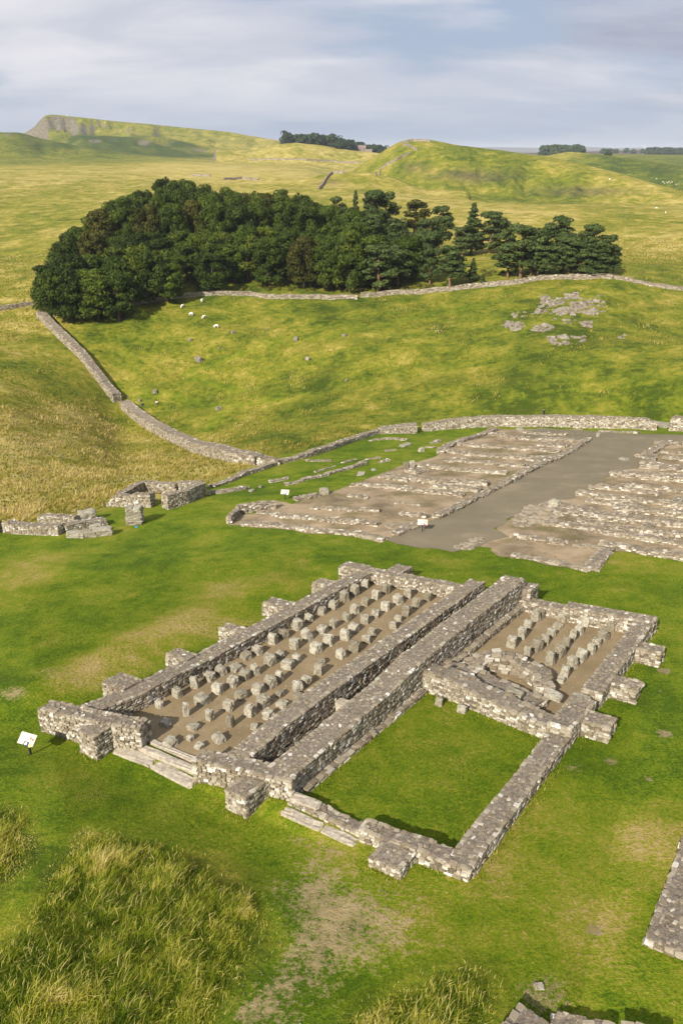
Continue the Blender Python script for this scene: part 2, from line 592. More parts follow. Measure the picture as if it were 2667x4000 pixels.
def stone_mat(name, single, scale=1.0, gain=1.0, tint=(1, 1, 1)):
    k = NT(name)
    P = k.pos()
    if single:
        sc_ = k.n('ShaderNodeSeparateColor')
        k.t.links.new(k.n('ShaderNodeObjectInfo').outputs['Color'], sc_.inputs[0])
        tn = sc_.outputs[0]
    else:
        tn = k.attr('tone').outputs['Fac']
    base = k.ramp(tn, [(p, tuple(min(c * gain * t, 0.85) for c, t in zip(cc, tint))) for p, cc in STONE_STOPS])
    n1 = k.noise(P, 7 * scale, 4, 0.6)
    n2 = k.noise(P, 22 * scale, 3, 0.6)
    n3 = k.noise(P, 1.1 * scale, 3, 0.5)
    c = k.mix(k.map(n1, 0.40, 0.65, 0.0, 0.45), base, (0.25, 0.19, 0.125))                  # brown weathering
    c = k.mix(k.map(n3, 0.52, 0.70, 0.0, 0.40), c, (0.19, 0.15, 0.11))
    c = k.mix(k.map(n2, 0.60, 0.70, 0.0, 0.62), c, (0.70, 0.69, 0.65))                     # pale lichen
    c = k.mix(k.map(k.noise(P, 2.6 * scale, 2, 0.5), 0.62, 0.74, 0.0, 0.30), c, (0.26, 0.25, 0.07))   # moss and yellow lichen
    k.col(c)
    k.bump(k.noise(P, 16 * scale, 4, 0.65), 0.55, 0.03)
    return k.m


M = {}
M['stone'] = stone_mat('stone', False)
M['stone1'] = stone_mat('stone_single', True)
k = NT('mortar')
P = k.pos()
c = k.ramp(k.noise(P, 6, 5, 0.65), [(0.3, (0.115, 0.09, 0.065)), (0.5, (0.20, 0.165, 0.125)), (0.7, (0.30, 0.26, 0.205))])
c = k.mix(k.map(k.noise(P, 17, 3, 0.6), 0.58, 0.68, 0, 0.65), c, (0.52, 0.49, 0.43))
c = k.mix(k.map(k.noise(P, 1.7, 3, 0.6), 0.58, 0.72, 0, 0.45), c, (0.12, 0.12, 0.035))
k.col(c)
k.bump(k.noise(P, 18, 4, 0.7), 0.9, 0.06)
M['mortar'] = k.m

# pale weathered floor-support stones
k = NT('pillar_stone')
Po = k.pos()
rnd = k.n('ShaderNodeObjectInfo').outputs['Random']
c = k.ramp(rnd, [(0.0, (0.17, 0.15, 0.108)), (0.3, (0.255, 0.235, 0.18)), (0.7, (0.31, 0.29, 0.23)), (1.0, (0.40, 0.38, 0.31))])
c = k.mix(k.map(k.noise(Po, 4.0, 4, 0.65), 0.46, 0.62, 0, 0.7), c, (0.16, 0.125, 0.075))
c = k.mix(k.map(k.noise(Po, 13, 3, 0.6), 0.56, 0.68, 0, 0.5), c, (0.55, 0.54, 0.47))
c = k.mix(k.map(k.noise(Po, 2.2, 3, 0.6), 0.60, 0.72, 0, 0.5), c, (0.17, 0.10, 0.06))
k.col(c)
k.bump(k.noise(Po, 11, 5, 0.7), 0.7, 0.05)
M['pillar'] = k.m

k = NT('gravel')
P = k.pos()
c = k.ramp(k.noise(P, 0.55, 4, 0.6), [(0.3, (0.225, 0.170, 0.092)), (0.5, (0.295, 0.222, 0.122)), (0.7, (0.35, 0.27, 0.16))])
c = k.mix(k.map(k.noise(P, 30, 2, 0.7), 0.35, 0.7, 0, 1), k.mix(0.5, c, (0.12, 0.08, 0.045)), c)
c = k.mix(k.map(k.noise(P, 55, 1, 0.5), 0.66, 0.72, 0, 0.7), c, (0.50, 0.43, 0.32))
k.col(c)
k.bump(k.noise(P, 30, 3, 0.7), 0.6, 0.03)
M['gravel'] = k.m

k = NT('bare_earth')
P = k.pos()
c = k.ramp(k.noise(P, 0.30, 5, 0.6, 0.4), [(0.28, (0.125, 0.095, 0.055)), (0.42, (0.22, 0.168, 0.10)), (0.56, (0.33, 0.25, 0.155)), (0.75, (0.41, 0.32, 0.215))])
c = k.mix(k.map(k.noise(P, 0.22, 4, 0.6), 0.50, 0.66, 0, 0.7), c, (0.12, 0.105, 0.03))
c = k.mix(k.map(k.noise(P, 14, 3, 0.7), 0.5, 0.75, 0, 0.5), c, (0.20, 0.145, 0.10))
c = k.mix(k.map(k.noise(P, 26, 2, 0.6), 0.63, 0.70, 0, 0.55), c, (0.52, 0.47, 0.40))
k.col(c)
k.bump(k.noise(P, 9, 4, 0.7), 0.6, 0.05)
M['earth'] = k.m

k = NT('road_gravel')
P = k.pos()
c = k.ramp(k.noise(P, 0.28, 4, 0.6), [(0.3, (0.150, 0.127, 0.080)), (0.55, (0.185, 0.158, 0.102)), (0.72, (0.26, 0.21, 0.135))])
c = k.mix(k.map(k.noise(P, 20, 3, 0.7), 0.35, 0.68, 0, 0.6), c, (0.235, 0.195, 0.135))
k.col(c)
k.bump(k.noise(P, 24, 3, 0.7), 0.5, 0.03)
M['road'] = k.m

# ground: mown lawn, rough pasture, worn soil, heather and rock
k = NT('ground')
P = k.pos()
zone = k.attr('zone')
zs = k.n('ShaderNodeSeparateColor')
k.t.links.new(zone.outputs['Color'], zs.inputs[0])
LAWN, DRY, SOIL = zs.outputs[0], zs.outputs[1], zs.outputs[2]
z2 = k.attr('zone2')
zs2 = k.n('ShaderNodeSeparateColor')
k.t.links.new(z2.outputs['Color'], zs2.inputs[0])
MOOR, WET, ROCK = zs2.outputs[0], zs2.outputs[1], zs2.outputs[2]
nA = k.noise(P, 0.035, 4, 0.6, 0.5)
nB = k.noise(P, 0.16, 4, 0.62, 0.3)
nC = k.noise(P, 0.8, 4, 0.65)
nD = k.noise(P, 4.5, 3, 0.7)
nE = k.noise(P, 22.0, 2, 0.7)
nF = k.noise(P, 9.0, 2, 0.6)
d = k.math('ADD', DRY, k.math('MULTIPLY', k.math('SUBTRACT', nA, 0.5), 1.2))
d = k.math('ADD', d, k.math('MULTIPLY', k.math('SUBTRACT', nB, 0.5), 1.5))
d = k.math('ADD', d, k.math('MULTIPLY', k.math('SUBTRACT', nC, 0.5), 1.1))
d = k.math('ADD', d, k.math('MULTIPLY', k.math('SUBTRACT', nD, 0.5), 0.8))
rough = k.ramp(d, [(0.0, (0.042, 0.066, 0.004)), (0.25, (0.104, 0.132, 0.008)), (0.5, (0.182, 0.180, 0.016)), (0.75, (0.292, 0.242, 0.046)), (1.0, (0.43, 0.345, 0.115))])
nS = k.noise(P, 0.11, 5, 0.65, 0.6, (0.45, 1.0, 1.0))
rough = k.mix(k.map(nS, 0.50, 0.66, 0.0, 0.30), rough, (0.105, 0.100, 0.014))
ld = k.math('ADD', k.math('MULTIPLY', k.math('SUBTRACT', nB, 0.5), 1.5), k.math('MULTIPLY', k.math('SUBTRACT', nC, 0.5), 0.9))
ld = k.math('ADD', ld, k.math('MULTIPLY', k.math('SUBTRACT', nD, 0.5), 0.7))
ld = k.math('ADD', ld, k.math('ADD', k.math('MULTIPLY', k.math('SUBTRACT', nE, 0.5), 1.0), k.math('MULTIPLY', k.math('SUBTRACT', nF, 0.5), 0.9)))
ld = k.math('ADD', ld, DRY)
lawn = k.ramp(ld, [(0.0, (0.050, 0.092, 0.002)), (0.25, (0.108, 0.165, 0.004)), (0.50, (0.165, 0.196, 0.008)), (0.76, (0.27, 0.225, 0.04)), (1.0, (0.36, 0.27, 0.11))])
c = k.mix(LAWN, rough, lawn)
moor = k.ramp(nB, [(0.3, (0.050, 0.038, 0.030)), (0.55, (0.095, 0.075, 0.045)), (0.75, (0.13, 0.115, 0.05))])
c = k.mix(MOOR, c, moor)
c = k.mix(WET, c, k.ramp(nC, [(0.35, (0.018, 0.040, 0.005)), (0.7, (0.045, 0.075, 0.009))]))
soil = k.ramp(nC, [(0.3, (0.22, 0.16, 0.09)), (0.55, (0.33, 0.24, 0.135)), (0.75, (0.42, 0.315, 0.19))])
sm = k.map(k.math('ADD', SOIL, k.math('ADD', k.math('MULTIPLY', k.math('SUBTRACT', nD, 0.5), 1.5), k.math('MULTIPLY', k.math('SUBTRACT', nC, 0.5), 0.9))), 0.42, 0.72, 0, 1)
sm = k.math('MULTIPLY', sm, k.map(SOIL, 0.0, 0.12, 0, 1))
c = k.mix(k.math('MULTIPLY', sm, 0.8), c, soil)
rock = k.ramp(k.noise(P, 0.25, 6, 0.7, 0.5), [(0.3, (0.06, 0.05, 0.034)), (0.5, (0.14, 0.118, 0.09)), (0.7, (0.27, 0.24, 0.20))])
rm = k.map(k.math('ADD', ROCK, k.math('MULTIPLY', k.math('SUBTRACT', k.noise(P, 0.07, 5, 0.65), 0.5), 0.8)), 0.40, 0.58, 0, 0.9)
rm = k.math('MULTIPLY', rm, k.map(ROCK, 0.0, 0.1, 0, 1))
c = k.mix(rm, c, rock)
k.col(c)
hh = k.math('ADD', k.math('MULTIPLY', nE, 0.5), nD)
hh = k.math('ADD', hh, k.math('MULTIPLY', k.math('MULTIPLY', nC, k.math('SUBTRACT', 1.0, LAWN)), 3.0))
k.bump(hh, 0.75, 0.12)
M['ground'] = k.m
k = NT('outcrop_rock')
P = k.pos()
c = k.ramp(k.noise(P, 1.3, 5, 0.65), [(0.3, (0.11, 0.09, 0.065)), (0.5, (0.22, 0.19, 0.15)), (0.7, (0.34, 0.305, 0.255))])
c = k.mix(k.map(k.noise(P, 0.9, 3, 0.5), 0.58, 0.68, 0, 0.6), c, (0.16, 0.16, 0.04))
k.col(c)
k.bump(k.noise(P, 4, 5, 0.7), 0.8, 0.15)
M['rock'] = k.m


def grass_mat(name, stops):
    k = NT(name)
    k.col(k.ramp(k.attr('tone').outputs['Fac'], stops))
    k.b.inputs['Roughness'].default_value = 0.8
    k.b.inputs['Specular IOR Level'].default_value = 0.2
    tr = k.n('ShaderNodeBsdfTranslucent')
    k.t.links.new(k.ramp(k.attr('tone').outputs['Fac'], stops), tr.inputs[0])
    mx = k.n('ShaderNodeMixShader')
    mx.inputs[0].default_value = 0.45
    k.t.links.new(k.b.outputs[0], mx.inputs[1])
    k.t.links.new(tr.outputs[0], mx.inputs[2])
    k.t.links.new(mx.outputs[0], k.out.inputs[0])
    return k.m


M['tall'] = grass_mat('tall_grass', [(0.0, (0.085, 0.135, 0.006)), (0.35, (0.185, 0.245, 0.012)), (0.6, (0.33, 0.36, 0.03)), (0.82, (0.52, 0.46, 0.09)), (1.0, (0.70, 0.60, 0.24))])
M['short'] = grass_mat('short_grass', [(0.0, (0.055, 0.105, 0.003)), (0.35, (0.125, 0.195, 0.006)), (0.6, (0.20, 0.245, 0.010)), (0.82, (0.32, 0.28, 0.05)), (1.0, (0.45, 0.36, 0.14))])
M['tuft'] = grass_mat('rough_tufts', [(0.0, (0.065, 0.095, 0.008)), (0.3, (0.14, 0.16, 0.014)), (0.55, (0.25, 0.225, 0.03)), (0.8, (0.38, 0.31, 0.075)), (1.0, (0.52, 0.42, 0.16))])


def leaf_mat(name, stops):
    k = NT(name)
    P = k.pos()
    t = k.math('ADD', k.math('MULTIPLY', k.attr('tone').outputs['Fac'], 0.5), k.math('MULTIPLY', k.n('ShaderNodeObjectInfo').outputs['Random'], 0.5))
    cc = k.ramp(t, stops)
    k.col(cc)
    k.b.inputs['Roughness'].default_value = 0.7
    tr = k.n('ShaderNodeBsdfTranslucent')
    k.t.links.new(cc, tr.inputs[0])
    mx = k.n('ShaderNodeMixShader')
    mx.inputs[0].default_value = 0.12
    k.t.links.new(k.b.outputs[0], mx.inputs[1])
    k.t.links.new(tr.outputs[0], mx.inputs[2])
    k.t.links.new(mx.outputs[0], k.out.inputs[0])
    return k.m


M['leaf'] = leaf_mat('leaves', [(0.0, (0.013, 0.023, 0.003)), (0.35, (0.029, 0.048, 0.004)), (0.7, (0.056, 0.082, 0.007)), (1.0, (0.108, 0.128, 0.012))])
M['leaf_l'] = leaf_mat('leaves_light', [(0.0, (0.020, 0.036, 0.003)), (0.4, (0.046, 0.074, 0.006)), (0.75, (0.082, 0.112, 0.009)), (1.0, (0.14, 0.158, 0.015))])
M['leaf_b'] = leaf_mat('leaves_bronze', [(0.0, (0.026, 0.028, 0.004)), (0.5, (0.062, 0.064, 0.009)), (1.0, (0.12, 0.108, 0.016))])
M['pine'] = leaf_mat('pine_needles', [(0.0, (0.026, 0.044, 0.012)), (0.5, (0.054, 0.080, 0.020)), (1.0, (0.10, 0.128, 0.032))])
M['farleaf'] = leaf_mat('far_foliage', [(0.0, (0.018, 0.034, 0.012)), (0.5, (0.036, 0.060, 0.020)), (1.0, (0.065, 0.092, 0.03))])


def flat_mat(name, c, rough=0.8, var=0.25, scale=6.0, metal=0.0):
    k = NT(name)
    n = k.noise(k.pos(), scale, 4, 0.6)
    k.col(k.ramp(n, [(0.3, tuple(x * (1 - var) for x in c)), (0.7, tuple(min(x * (1 + var), 0.95) for x in c))]))
    k.b.inputs['Roughness'].default_value = rough
    k.b.inputs['Metallic'].default_value = metal
    return k.m


M['bark'] = flat_mat('bark', (0.075, 0.058, 0.042), 0.95, 0.4, 3)
M['bark_pine'] = flat_mat('pine_bark', (0.19, 0.115, 0.07), 0.95, 0.4, 3)
M['panel_white'] = flat_mat('panel_white', (0.52, 0.485, 0.40), 0.35, 0.03, 20)
M['panel_dark'] = flat_mat('panel_dark', (0.045, 0.055, 0.075), 0.4, 0.2, 30)
M['panel_print'] = flat_mat('panel_print', (0.30, 0.14, 0.12), 0.4, 0.3, 30)
M['panel_pale'] = flat_mat('panel_pale', (0.55, 0.57, 0.62), 0.4, 0.3, 60)
M['panel_yellow'] = flat_mat('panel_yellow', (0.72, 0.60, 0.20), 0.4, 0.1, 30)
M['panel_red'] = flat_mat('panel_red', (0.55, 0.06, 0.12), 0.4, 0.1, 30)
M['post'] = flat_mat('dark_metal', (0.03, 0.035, 0.035), 0.5, 0.2, 10)
M['wool'] = flat_mat('wool', (0.72, 0.68, 0.58), 0.95, 0.1, 20)
M['wood'] = flat_mat('weathered_wood', (0.16, 0.13, 0.10), 0.9, 0.3, 10)
M['white'] = flat_mat('white_paint', (0.78, 0.77, 0.74), 0.6, 0.05, 5)
M['slab'] = flat_mat('stone_slab', (0.36, 0.315, 0.25), 0.95, 0.35, 5)
M['house'] = flat_mat('house_wall', (0.24, 0.19, 0.165), 0.9, 0.15, 0.5)
M['roof'] = flat_mat('slate', (0.20, 0.15, 0.15), 0.8, 0.15, 0.5)
M['glass'] = flat_mat('dark_glass', (0.03, 0.035, 0.045), 0.1, 0.1, 3)
M['skin'] = flat_mat('skin', (0.50, 0.33, 0.25), 0.6, 0.05, 10)
M['cloth_dark'] = flat_mat('dark_cloth', (0.025, 0.027, 0.035), 0.9, 0.2, 30)
M['cloth_white'] = flat_mat('white_cloth', (0.70, 0.68, 0.66), 0.9, 0.05, 30)
M['cloth_plum'] = flat_mat('plum_cloth', (0.30, 0.10, 0.16), 0.9, 0.1, 30)
M['cloth_blue'] = flat_mat('blue_cloth', (0.07, 0.10, 0.16), 0.9, 0.1, 30)
M['hair'] = flat_mat('dark_hair', (0.02, 0.014, 0.010), 0.7, 0.2, 30)


# ------------------------------------------------------------------ object helpers
def mesh_np(name, verts, faces_flat, nper, mat, smooth_=False, tone=None):
    """mesh from numpy: every face has nper corners"""
    me = bpy.data.meshes.new(name)
    verts = np.ascontiguousarray(verts, np.float32)
    faces = np.ascontiguousarray(faces_flat, np.int32).reshape(-1)
    nf = len(faces) // nper
    me.vertices.add(len(verts))
    me.vertices.foreach_set('co', verts.ravel())
    me.loops.add(len(faces))
    me.loops.foreach_set('vertex_index', faces)
    me.polygons.add(nf)
    me.polygons.foreach_set('loop_start', np.arange(0, nf * nper, nper, dtype=np.int32))
    me.polygons.foreach_set('loop_total', np.full(nf, nper, np.int32))
    me.polygons.foreach_set('use_smooth', np.full(nf, bool(smooth_)))
    if tone is not None:
        at = me.attributes.new('tone', 'FLOAT', 'POINT')
        at.data.foreach_set('value', np.ascontiguousarray(tone, np.float32))
    me.update(calc_edges=True)
    if mat is not None:
        me.materials.append(mat)
    return me


def link(name, data, parent=None, loc=(0, 0, 0), label=None, cat=None, group=None, kind=None):
    o = bpy.data.objects.new(name, data)
    COL.objects.link(o)
    o.location = [float(q) for q in loc]
    if parent is not None:
        o.parent = parent
    if label:
        o['label'] = label
    if cat:
        o['category'] = cat
    if group:
        o['group'] = group
    if kind:
        o['kind'] = kind
    return o


def thing(name, label, cat, loc, group=None):
    return link(name, None, None, loc, label, cat, group)


def py_mesh(name, v, f, mat, smooth_=False):
    me = bpy.data.meshes.new(name)
    me.from_pydata([tuple(map(float, q)) for q in v], [], [tuple(q) for q in f])
    if smooth_:
        me.polygons.foreach_set('use_smooth', [True] * len(me.polygons))
    me.materials.append(mat)
    me.update()
    return me


def box_vf(c, s, rot=None):
    v = np.array([(x, y, z) for x in (-.5, .5) for y in (-.5, .5) for z in (-.5, .5)]) * np.array(s)
    if rot is not None:
        v = v @ np.array(rot).T
    f = [(0, 1, 3, 2), (4, 6, 7, 5), (0, 4, 5, 1), (2, 3, 7, 6), (0, 2, 6, 4), (1, 5, 7, 3)]
    return v + np.array(c), f


def boxes_mesh(name, lst, mat):
    V, Fc = [], []
    for c, s, *r in lst:
        v, f = box_vf(c, s, *r)
        Fc += [tuple(i + len(V) for i in q) for q in f]
        V += list(v)
    return py_mesh(name, V, Fc, mat)


# rounded stone blanks (unit size)
def blank(n, rounding, jit, seed, taper=0.0):
    r_ = np.random.default_rng(seed)
    idx, V = {}, []

    def vid(i, j, k):
        if (i, j, k) not in idx:
            idx[(i, j, k)] = len(V)
            V.append((i / n * 2 - 1, j / n * 2 - 1, k / n * 2 - 1))
        return idx[(i, j, k)]
    Fq = []
    for i in range(n):
        for j in range(n):
            Fq.append((vid(i, j, 0), vid(i, j + 1, 0), vid(i + 1, j + 1, 0), vid(i + 1, j, 0)))
            Fq.append((vid(i, j, n), vid(i + 1, j, n), vid(i + 1, j + 1, n), vid(i, j + 1, n)))
            Fq.append((vid(i, 0, j), vid(i + 1, 0, j), vid(i + 1, 0, j + 1), vid(i, 0, j + 1)))
            Fq.append((vid(i, n, j), vid(i, n, j + 1), vid(i + 1, n, j + 1), vid(i + 1, n, j)))
            Fq.append((vid(0, i, j), vid(0, i, j + 1), vid(0, i + 1, j + 1), vid(0, i + 1, j)))
            Fq.append((vid(n, i, j), vid(n, i + 1, j), vid(n, i + 1, j + 1), vid(n, i, j + 1)))
    V = np.array(V)
    if n > 1:
        ln = (np.abs(V) ** 5).sum(1) ** 0.2
        V = V / (1 + rounding * (ln[:, None] - 1) * 3.2)
        sph = V / np.linalg.norm(V, axis=1)[:, None]
        V = V * (1 - rounding * 0.35) + sph * rounding * 0.45
    V = V + r_.normal(0, jit, V.shape)
    V[:, :2] *= (1 - taper * (V[:, 2:3] * 0.5 + 0.5))
    return V * 0.5, np.array(Fq)


BLANKS = [blank(2, 0.16, 0.05, 100 + i) for i in range(10)]
BLOCKS = [blank(1, 0, 0.10, 300 + i) for i in range(10)]
PILLARS = []
for i in range(8):
    V, Fq = blank(5, 0.10, 0.045, 500 + i, 0.08)
    V = V + 0.06 * np.stack([fbm(V[:, 1] * 3 + i, V[:, 2] * 3, 60 + i, 2), fbm(V[:, 0] * 3 + i, V[:, 2] * 3, 70 + i, 2), 0.8 * fbm(V[:, 0] * 3 + i, V[:, 1] * 3, 80 + i, 2)], -1) * 2
    PILLARS.append((V, Fq))
STONE_ME = [mesh_np('stone', V, Fq, 4, M['stone1']) for V, Fq in BLANKS]
PILLAR_ME = [mesh_np('pillar', V, Fq, 4, M['pillar'], False) for V, Fq in PILLARS]
ROCK_ME = [mesh_np('rock', V, Fq, 4, M['rock'], False) for V, Fq in PILLARS]


def rotmat(yaw, pitch, roll):
    cy_, sy_ = np.cos(yaw), np.sin(yaw)
    cp_, sp_ = np.cos(pitch), np.sin(pitch)
    cr_, sr_ = np.cos(roll), np.sin(roll)
    n = len(yaw)
    Rm = np.empty((n, 3, 3))
    Rm[:, 0, 0], Rm[:, 0, 1], Rm[:, 0, 2] = cy_ * cp_, cy_ * sp_ * sr_ - sy_ * cr_, cy_ * sp_ * cr_ + sy_ * sr_
    Rm[:, 1, 0], Rm[:, 1, 1], Rm[:, 1, 2] = sy_ * cp_, sy_ * sp_ * sr_ + cy_ * cr_, sy_ * sp_ * cr_ - cy_ * sr_
    Rm[:, 2, 0], Rm[:, 2, 1], Rm[:, 2, 2] = -sp_, cp_ * sr_, cp_ * cr_
    return Rm


class Stones:
    """rows: x y z  sx sy sz  yaw pitch roll  nx ny nz(facing)"""

    def __init__(self):
        self.rows = []

    def add(self, a):
        if len(a):
            self.rows.append(np.asarray(a, float))

    def all(self):
        return np.concatenate(self.rows) if self.rows else np.zeros((0, 12))


def lay_wall(path, width, heights, ref, S, course=0.155, slen=(0.16, 0.38), drop=0.35, sides=(1, 1), ends=(1, 1), top=True, ragged=0.06, depth=0.22,
             topsize=0.23, closed_core=True, jit=0.018, widths=None):
    """lays face, end and cap stones along a path (list of XY); returns core quads (verts, faces)"""
    path = np.asarray(path, float)
    hs = np.full(len(path), heights, float) if np.isscalar(heights) else np.asarray(heights, float)
    ws = np.full(len(path), width, float) if widths is None else np.asarray(widths, float)
    rows = []
    nseg = len(path) - 1
    seed = int(abs(path[0, 0] * 131 + path[0, 1] * 17)) % 997
    cum = 0.0
    # mitred normals for the core and faces
    dirs = np.diff(path, axis=0)
    lens = np.hypot(dirs[:, 0], dirs[:, 1])
    dirs = dirs / lens[:, None]
    for i in range(nseg):
        p, d, Ls = path[i], dirs[i], lens[i]
        nrm = np.array([-d[1], d[0]])
        yaw = math.atan2(d[1], d[0])

        def H(s):
            t = np.clip(s / Ls, 0, 1)
            return hs[i] * (1 - t) + hs[i + 1] * t + ragged * 2.2 * fbm((cum + s) / 1.3, 0 * s, seed, 3)

        def Wd(s):
            t = np.clip(s / Ls, 0, 1)
            return ws[i] * (1 - t) + ws[i + 1] * t
        hm = max(hs[i], hs[i + 1]) + ragged
        nc = int(math.ceil((hm + drop) / course)) + 1
        ovl = 0.0
        for side, on in ((1, sides[0]), (-1, sides[1])):
            if not on:
                continue
            for kc in range(nc):
                ss = []
                s = -rng.uniform(0, slen[0])
                while s < Ls:
                    l = rng.uniform(*slen) * (1.35 if rng.random() < 0.12 else 1.0)
                    ss.append((s + l / 2, l))
                    s += l
                a = np.array(ss)
                n = len(a)
                zc_ = (kc + 0.5) * course - drop + rng.normal(0, course * 0.05, n)
                sc = np.clip(a[:, 0], 0.06, max(Ls - 0.06, 0.07))
                ok = zc_ < H(sc) - course * 0.35
                if not ok.any():
                    continue
                a, zc_, sc = a[ok], zc_[ok], sc[ok]
                n = len(a)
                off = side * (Wd(sc) / 2 - depth / 2 + rng.normal(0, jit, n))
                x = p[0] + d[0] * sc + nrm[0] * off
                y = p[1] + d[1] * sc + nrm[1] * off
                rows.append(np.stack([x, y, zc_, a[:, 1] * rng.uniform(0.80, 0.96, n), np.full(n, depth) * rng.uniform(0.9, 1.15, n), course * rng.uniform(0.76, 0.95, n),
                                      np.full(n, yaw) + rng.normal(0, 0.05, n), np.full(n, 9.0), rng.normal(0, 0.04, n),
                                      np.full(n, nrm[0] * side), np.full(n, nrm[1] * side), np.zeros(n)], -1))
        for at, on, sgn in ((0.0, ends[0] and i == 0, -1), (Ls, ends[1] and i == nseg - 1, 1)):
            if not on:
                continue
            w = float(Wd(np.array([at]))[0])
            he = float(H(np.array([at]))[0])
            for kc in range(int((he + drop) / course)):
                t = -w / 2 + 0.03
                while t < w / 2 - 0.08:
                    l = min(rng.uniform(*slen), w / 2 - t)
                    cx_ = p + d * (at - sgn * (depth / 2 - 0.015 + rng.normal(0, jit))) + nrm * (t + l / 2)
                    rows.append(np.array([[cx_[0], cx_[1], (kc + 0.5) * course - drop, l, depth, course * 1.0, yaw + math.pi / 2 + rng.normal(0, 0.05), 9.0, 0.0, d[0] * sgn, d[1] * sgn, 0]]))
                    t += l
        if top:
            wm = max(ws[i], ws[i + 1])
            nx = max(1, int(round(wm / (topsize * 0.9))))
            ny = max(1, int(round(Ls / topsize)))
            g, h_ = np.meshgrid((np.arange(ny) + 0.5) / ny * Ls, (np.arange(nx) + 0.5) / nx - 0.5)
            g, h_ = g.ravel(), h_.ravel()
            edge = np.abs(h_) > 0.5 - 0.75 / nx
            kp = edge | (rng.random(len(g)) < 0.6)
            g, h_, edge = g[kp], h_[kp], edge[kp]
            n = len(g)
            g = np.clip(g + rng.normal(0, topsize * 0.22, n), 0.05, Ls - 0.05)
            h_ = h_ + rng.normal(0, 0.12 / nx, n)
            sx, sy = topsize * np.where(edge, rng.uniform(0.8, 1.5, n), rng.uniform(0.4, 1.1, n)), topsize * np.where(edge, rng.uniform(0.7, 1.0, n), rng.uniform(0.35, 0.9, n))
            lim = np.maximum(Wd(g) / 2 - sy * 0.45, 0.02)
            off = np.clip(h_ * Wd(g), -lim, lim)
            x = p[0] + d[0] * g + nrm[0] * off
            y = p[1] + d[1] * g + nrm[1] * off
            zz = H(g) - 0.048 + rng.normal(0, 0.007 + ragged * 0.18, n)
            rows.append(np.stack([x, y, zz, sx, sy, np.full(n, 0.095), yaw + rng.normal(0, 0.45, n) * np.where(edge, 0.25, 1), np.full(n, 9.0), rng.normal(0, 0.04, n), np.zeros(n), np.zeros(n), np.ones(n)], -1))
        cum += Ls
    if rows:
        a = np.concatenate(rows)
        # seat on the reference surface and lean with its slope
        e = 0.25
        z0 = ref(a[:, 0], a[:, 1])
        zx = ref(a[:, 0] + e * np.cos(a[:, 6]), a[:, 1] + e * np.sin(a[:, 6]))
        a[:, 7] = -np.arctan2(zx - z0, e) + rng.normal(0, 0.025, len(a))
        a[:, 2] += z0
        S.add(a[a[:, 2] > gz(a[:, 0], a[:, 1]) - 0.14])
    # core
    V, Fc = [], []
    st = 0.8
    for i in range(nseg):
        p, d, Ls = path[i], dirs[i], lens[i]
        nrm = np.array([-d[1], d[0]])
        m = max(2, int(math.ceil(Ls / st)) + 1)
        t = np.linspace(0, 1, m)
        w = (ws[i] * (1 - t) + ws[i + 1] * t) / 2 - 0.085
        in0 = 0.05 if (i == 0 and ends[0]) else -0.01
        in1 = 0.05 if (i == nseg - 1 and ends[1]) else -0.01
        s = in0 + (Ls - in0 - in1) * t
        Hh = hs[i] * (1 - t) + hs[i + 1] * t + ragged * 2.2 * fbm((cum * 0 + lens[:i].sum() + s) / 1.3, 0 * s, seed, 3) - 0.02
        b0 = len(V)
        for sgn, bottom in ((1, 1), (1, 0), (-1, 0), (-1, 1)):
            x = p[0] + d[0] * s + nrm[0] * sgn * w
            y = p[1] + d[1] * s + nrm[1] * sgn * w
            z = ref(x, y) + (np.full(m, -drop - 0.1) if bottom else Hh)
            V += list(np.stack([x, y, z], -1))
        for j in range(m - 1):
            for q in range(3):
                Fc.append((b0 + q * m + j, b0 + (q + 1) * m + j, b0 + (q + 1) * m + j + 1, b0 + q * m + j + 1))
        for j in (0, m - 1):
            fa = (b0 + j, b0 + m + j, b0 + 2 * m + j, b0 + 3 * m + j)
            Fc.append(fa if j else fa[::-1])
    return V, Fc


def stone_tone(a):
    t = rng.random(len(a)) ** 0.9
    up = a[:, 11] > 0.5
    t2 = np.where(rng.random(len(a)) < 0.10, rng.uniform(0.7, 1.0, len(a)), rng.uniform(0.08, 0.52, len(a)))
    return np.where(up, t2, t)


def merge_stones(a, blanks, origin, slen_far=False):
    """numpy merge of stone rows into one vertex/face/tone set"""
    var = rng.integers(0, len(blanks), len(a))
    dull = 0.8 if slen_far and blanks is BLOCKS else 1.0
    Rm = rotmat(a[:, 6], a[:, 7], a[:, 8])
    VV, FF, TT, base = [], [], [], 0
    tones = stone_tone(a) * dull
    for b, (V, Fq) in enumerate(blanks):
        m = var == b
        if not m.any():
            continue
        P = V[None] * a[m, 3:6][:, None, :]
        P = np.einsum('nij,nvj->nvi', Rm[m], P) + a[m, None, :3] - origin
        n = m.sum()
        VV.append(P.reshape(-1, 3))
        FF.append((Fq[None] + (np.arange(n) * len(V))[:, None, None] + base).reshape(-1))
        TT.append(np.repeat(tones[m], len(V)))
        base += n * len(V)
    return np.concatenate(VV), np.concatenate(FF), np.concatenate(TT)


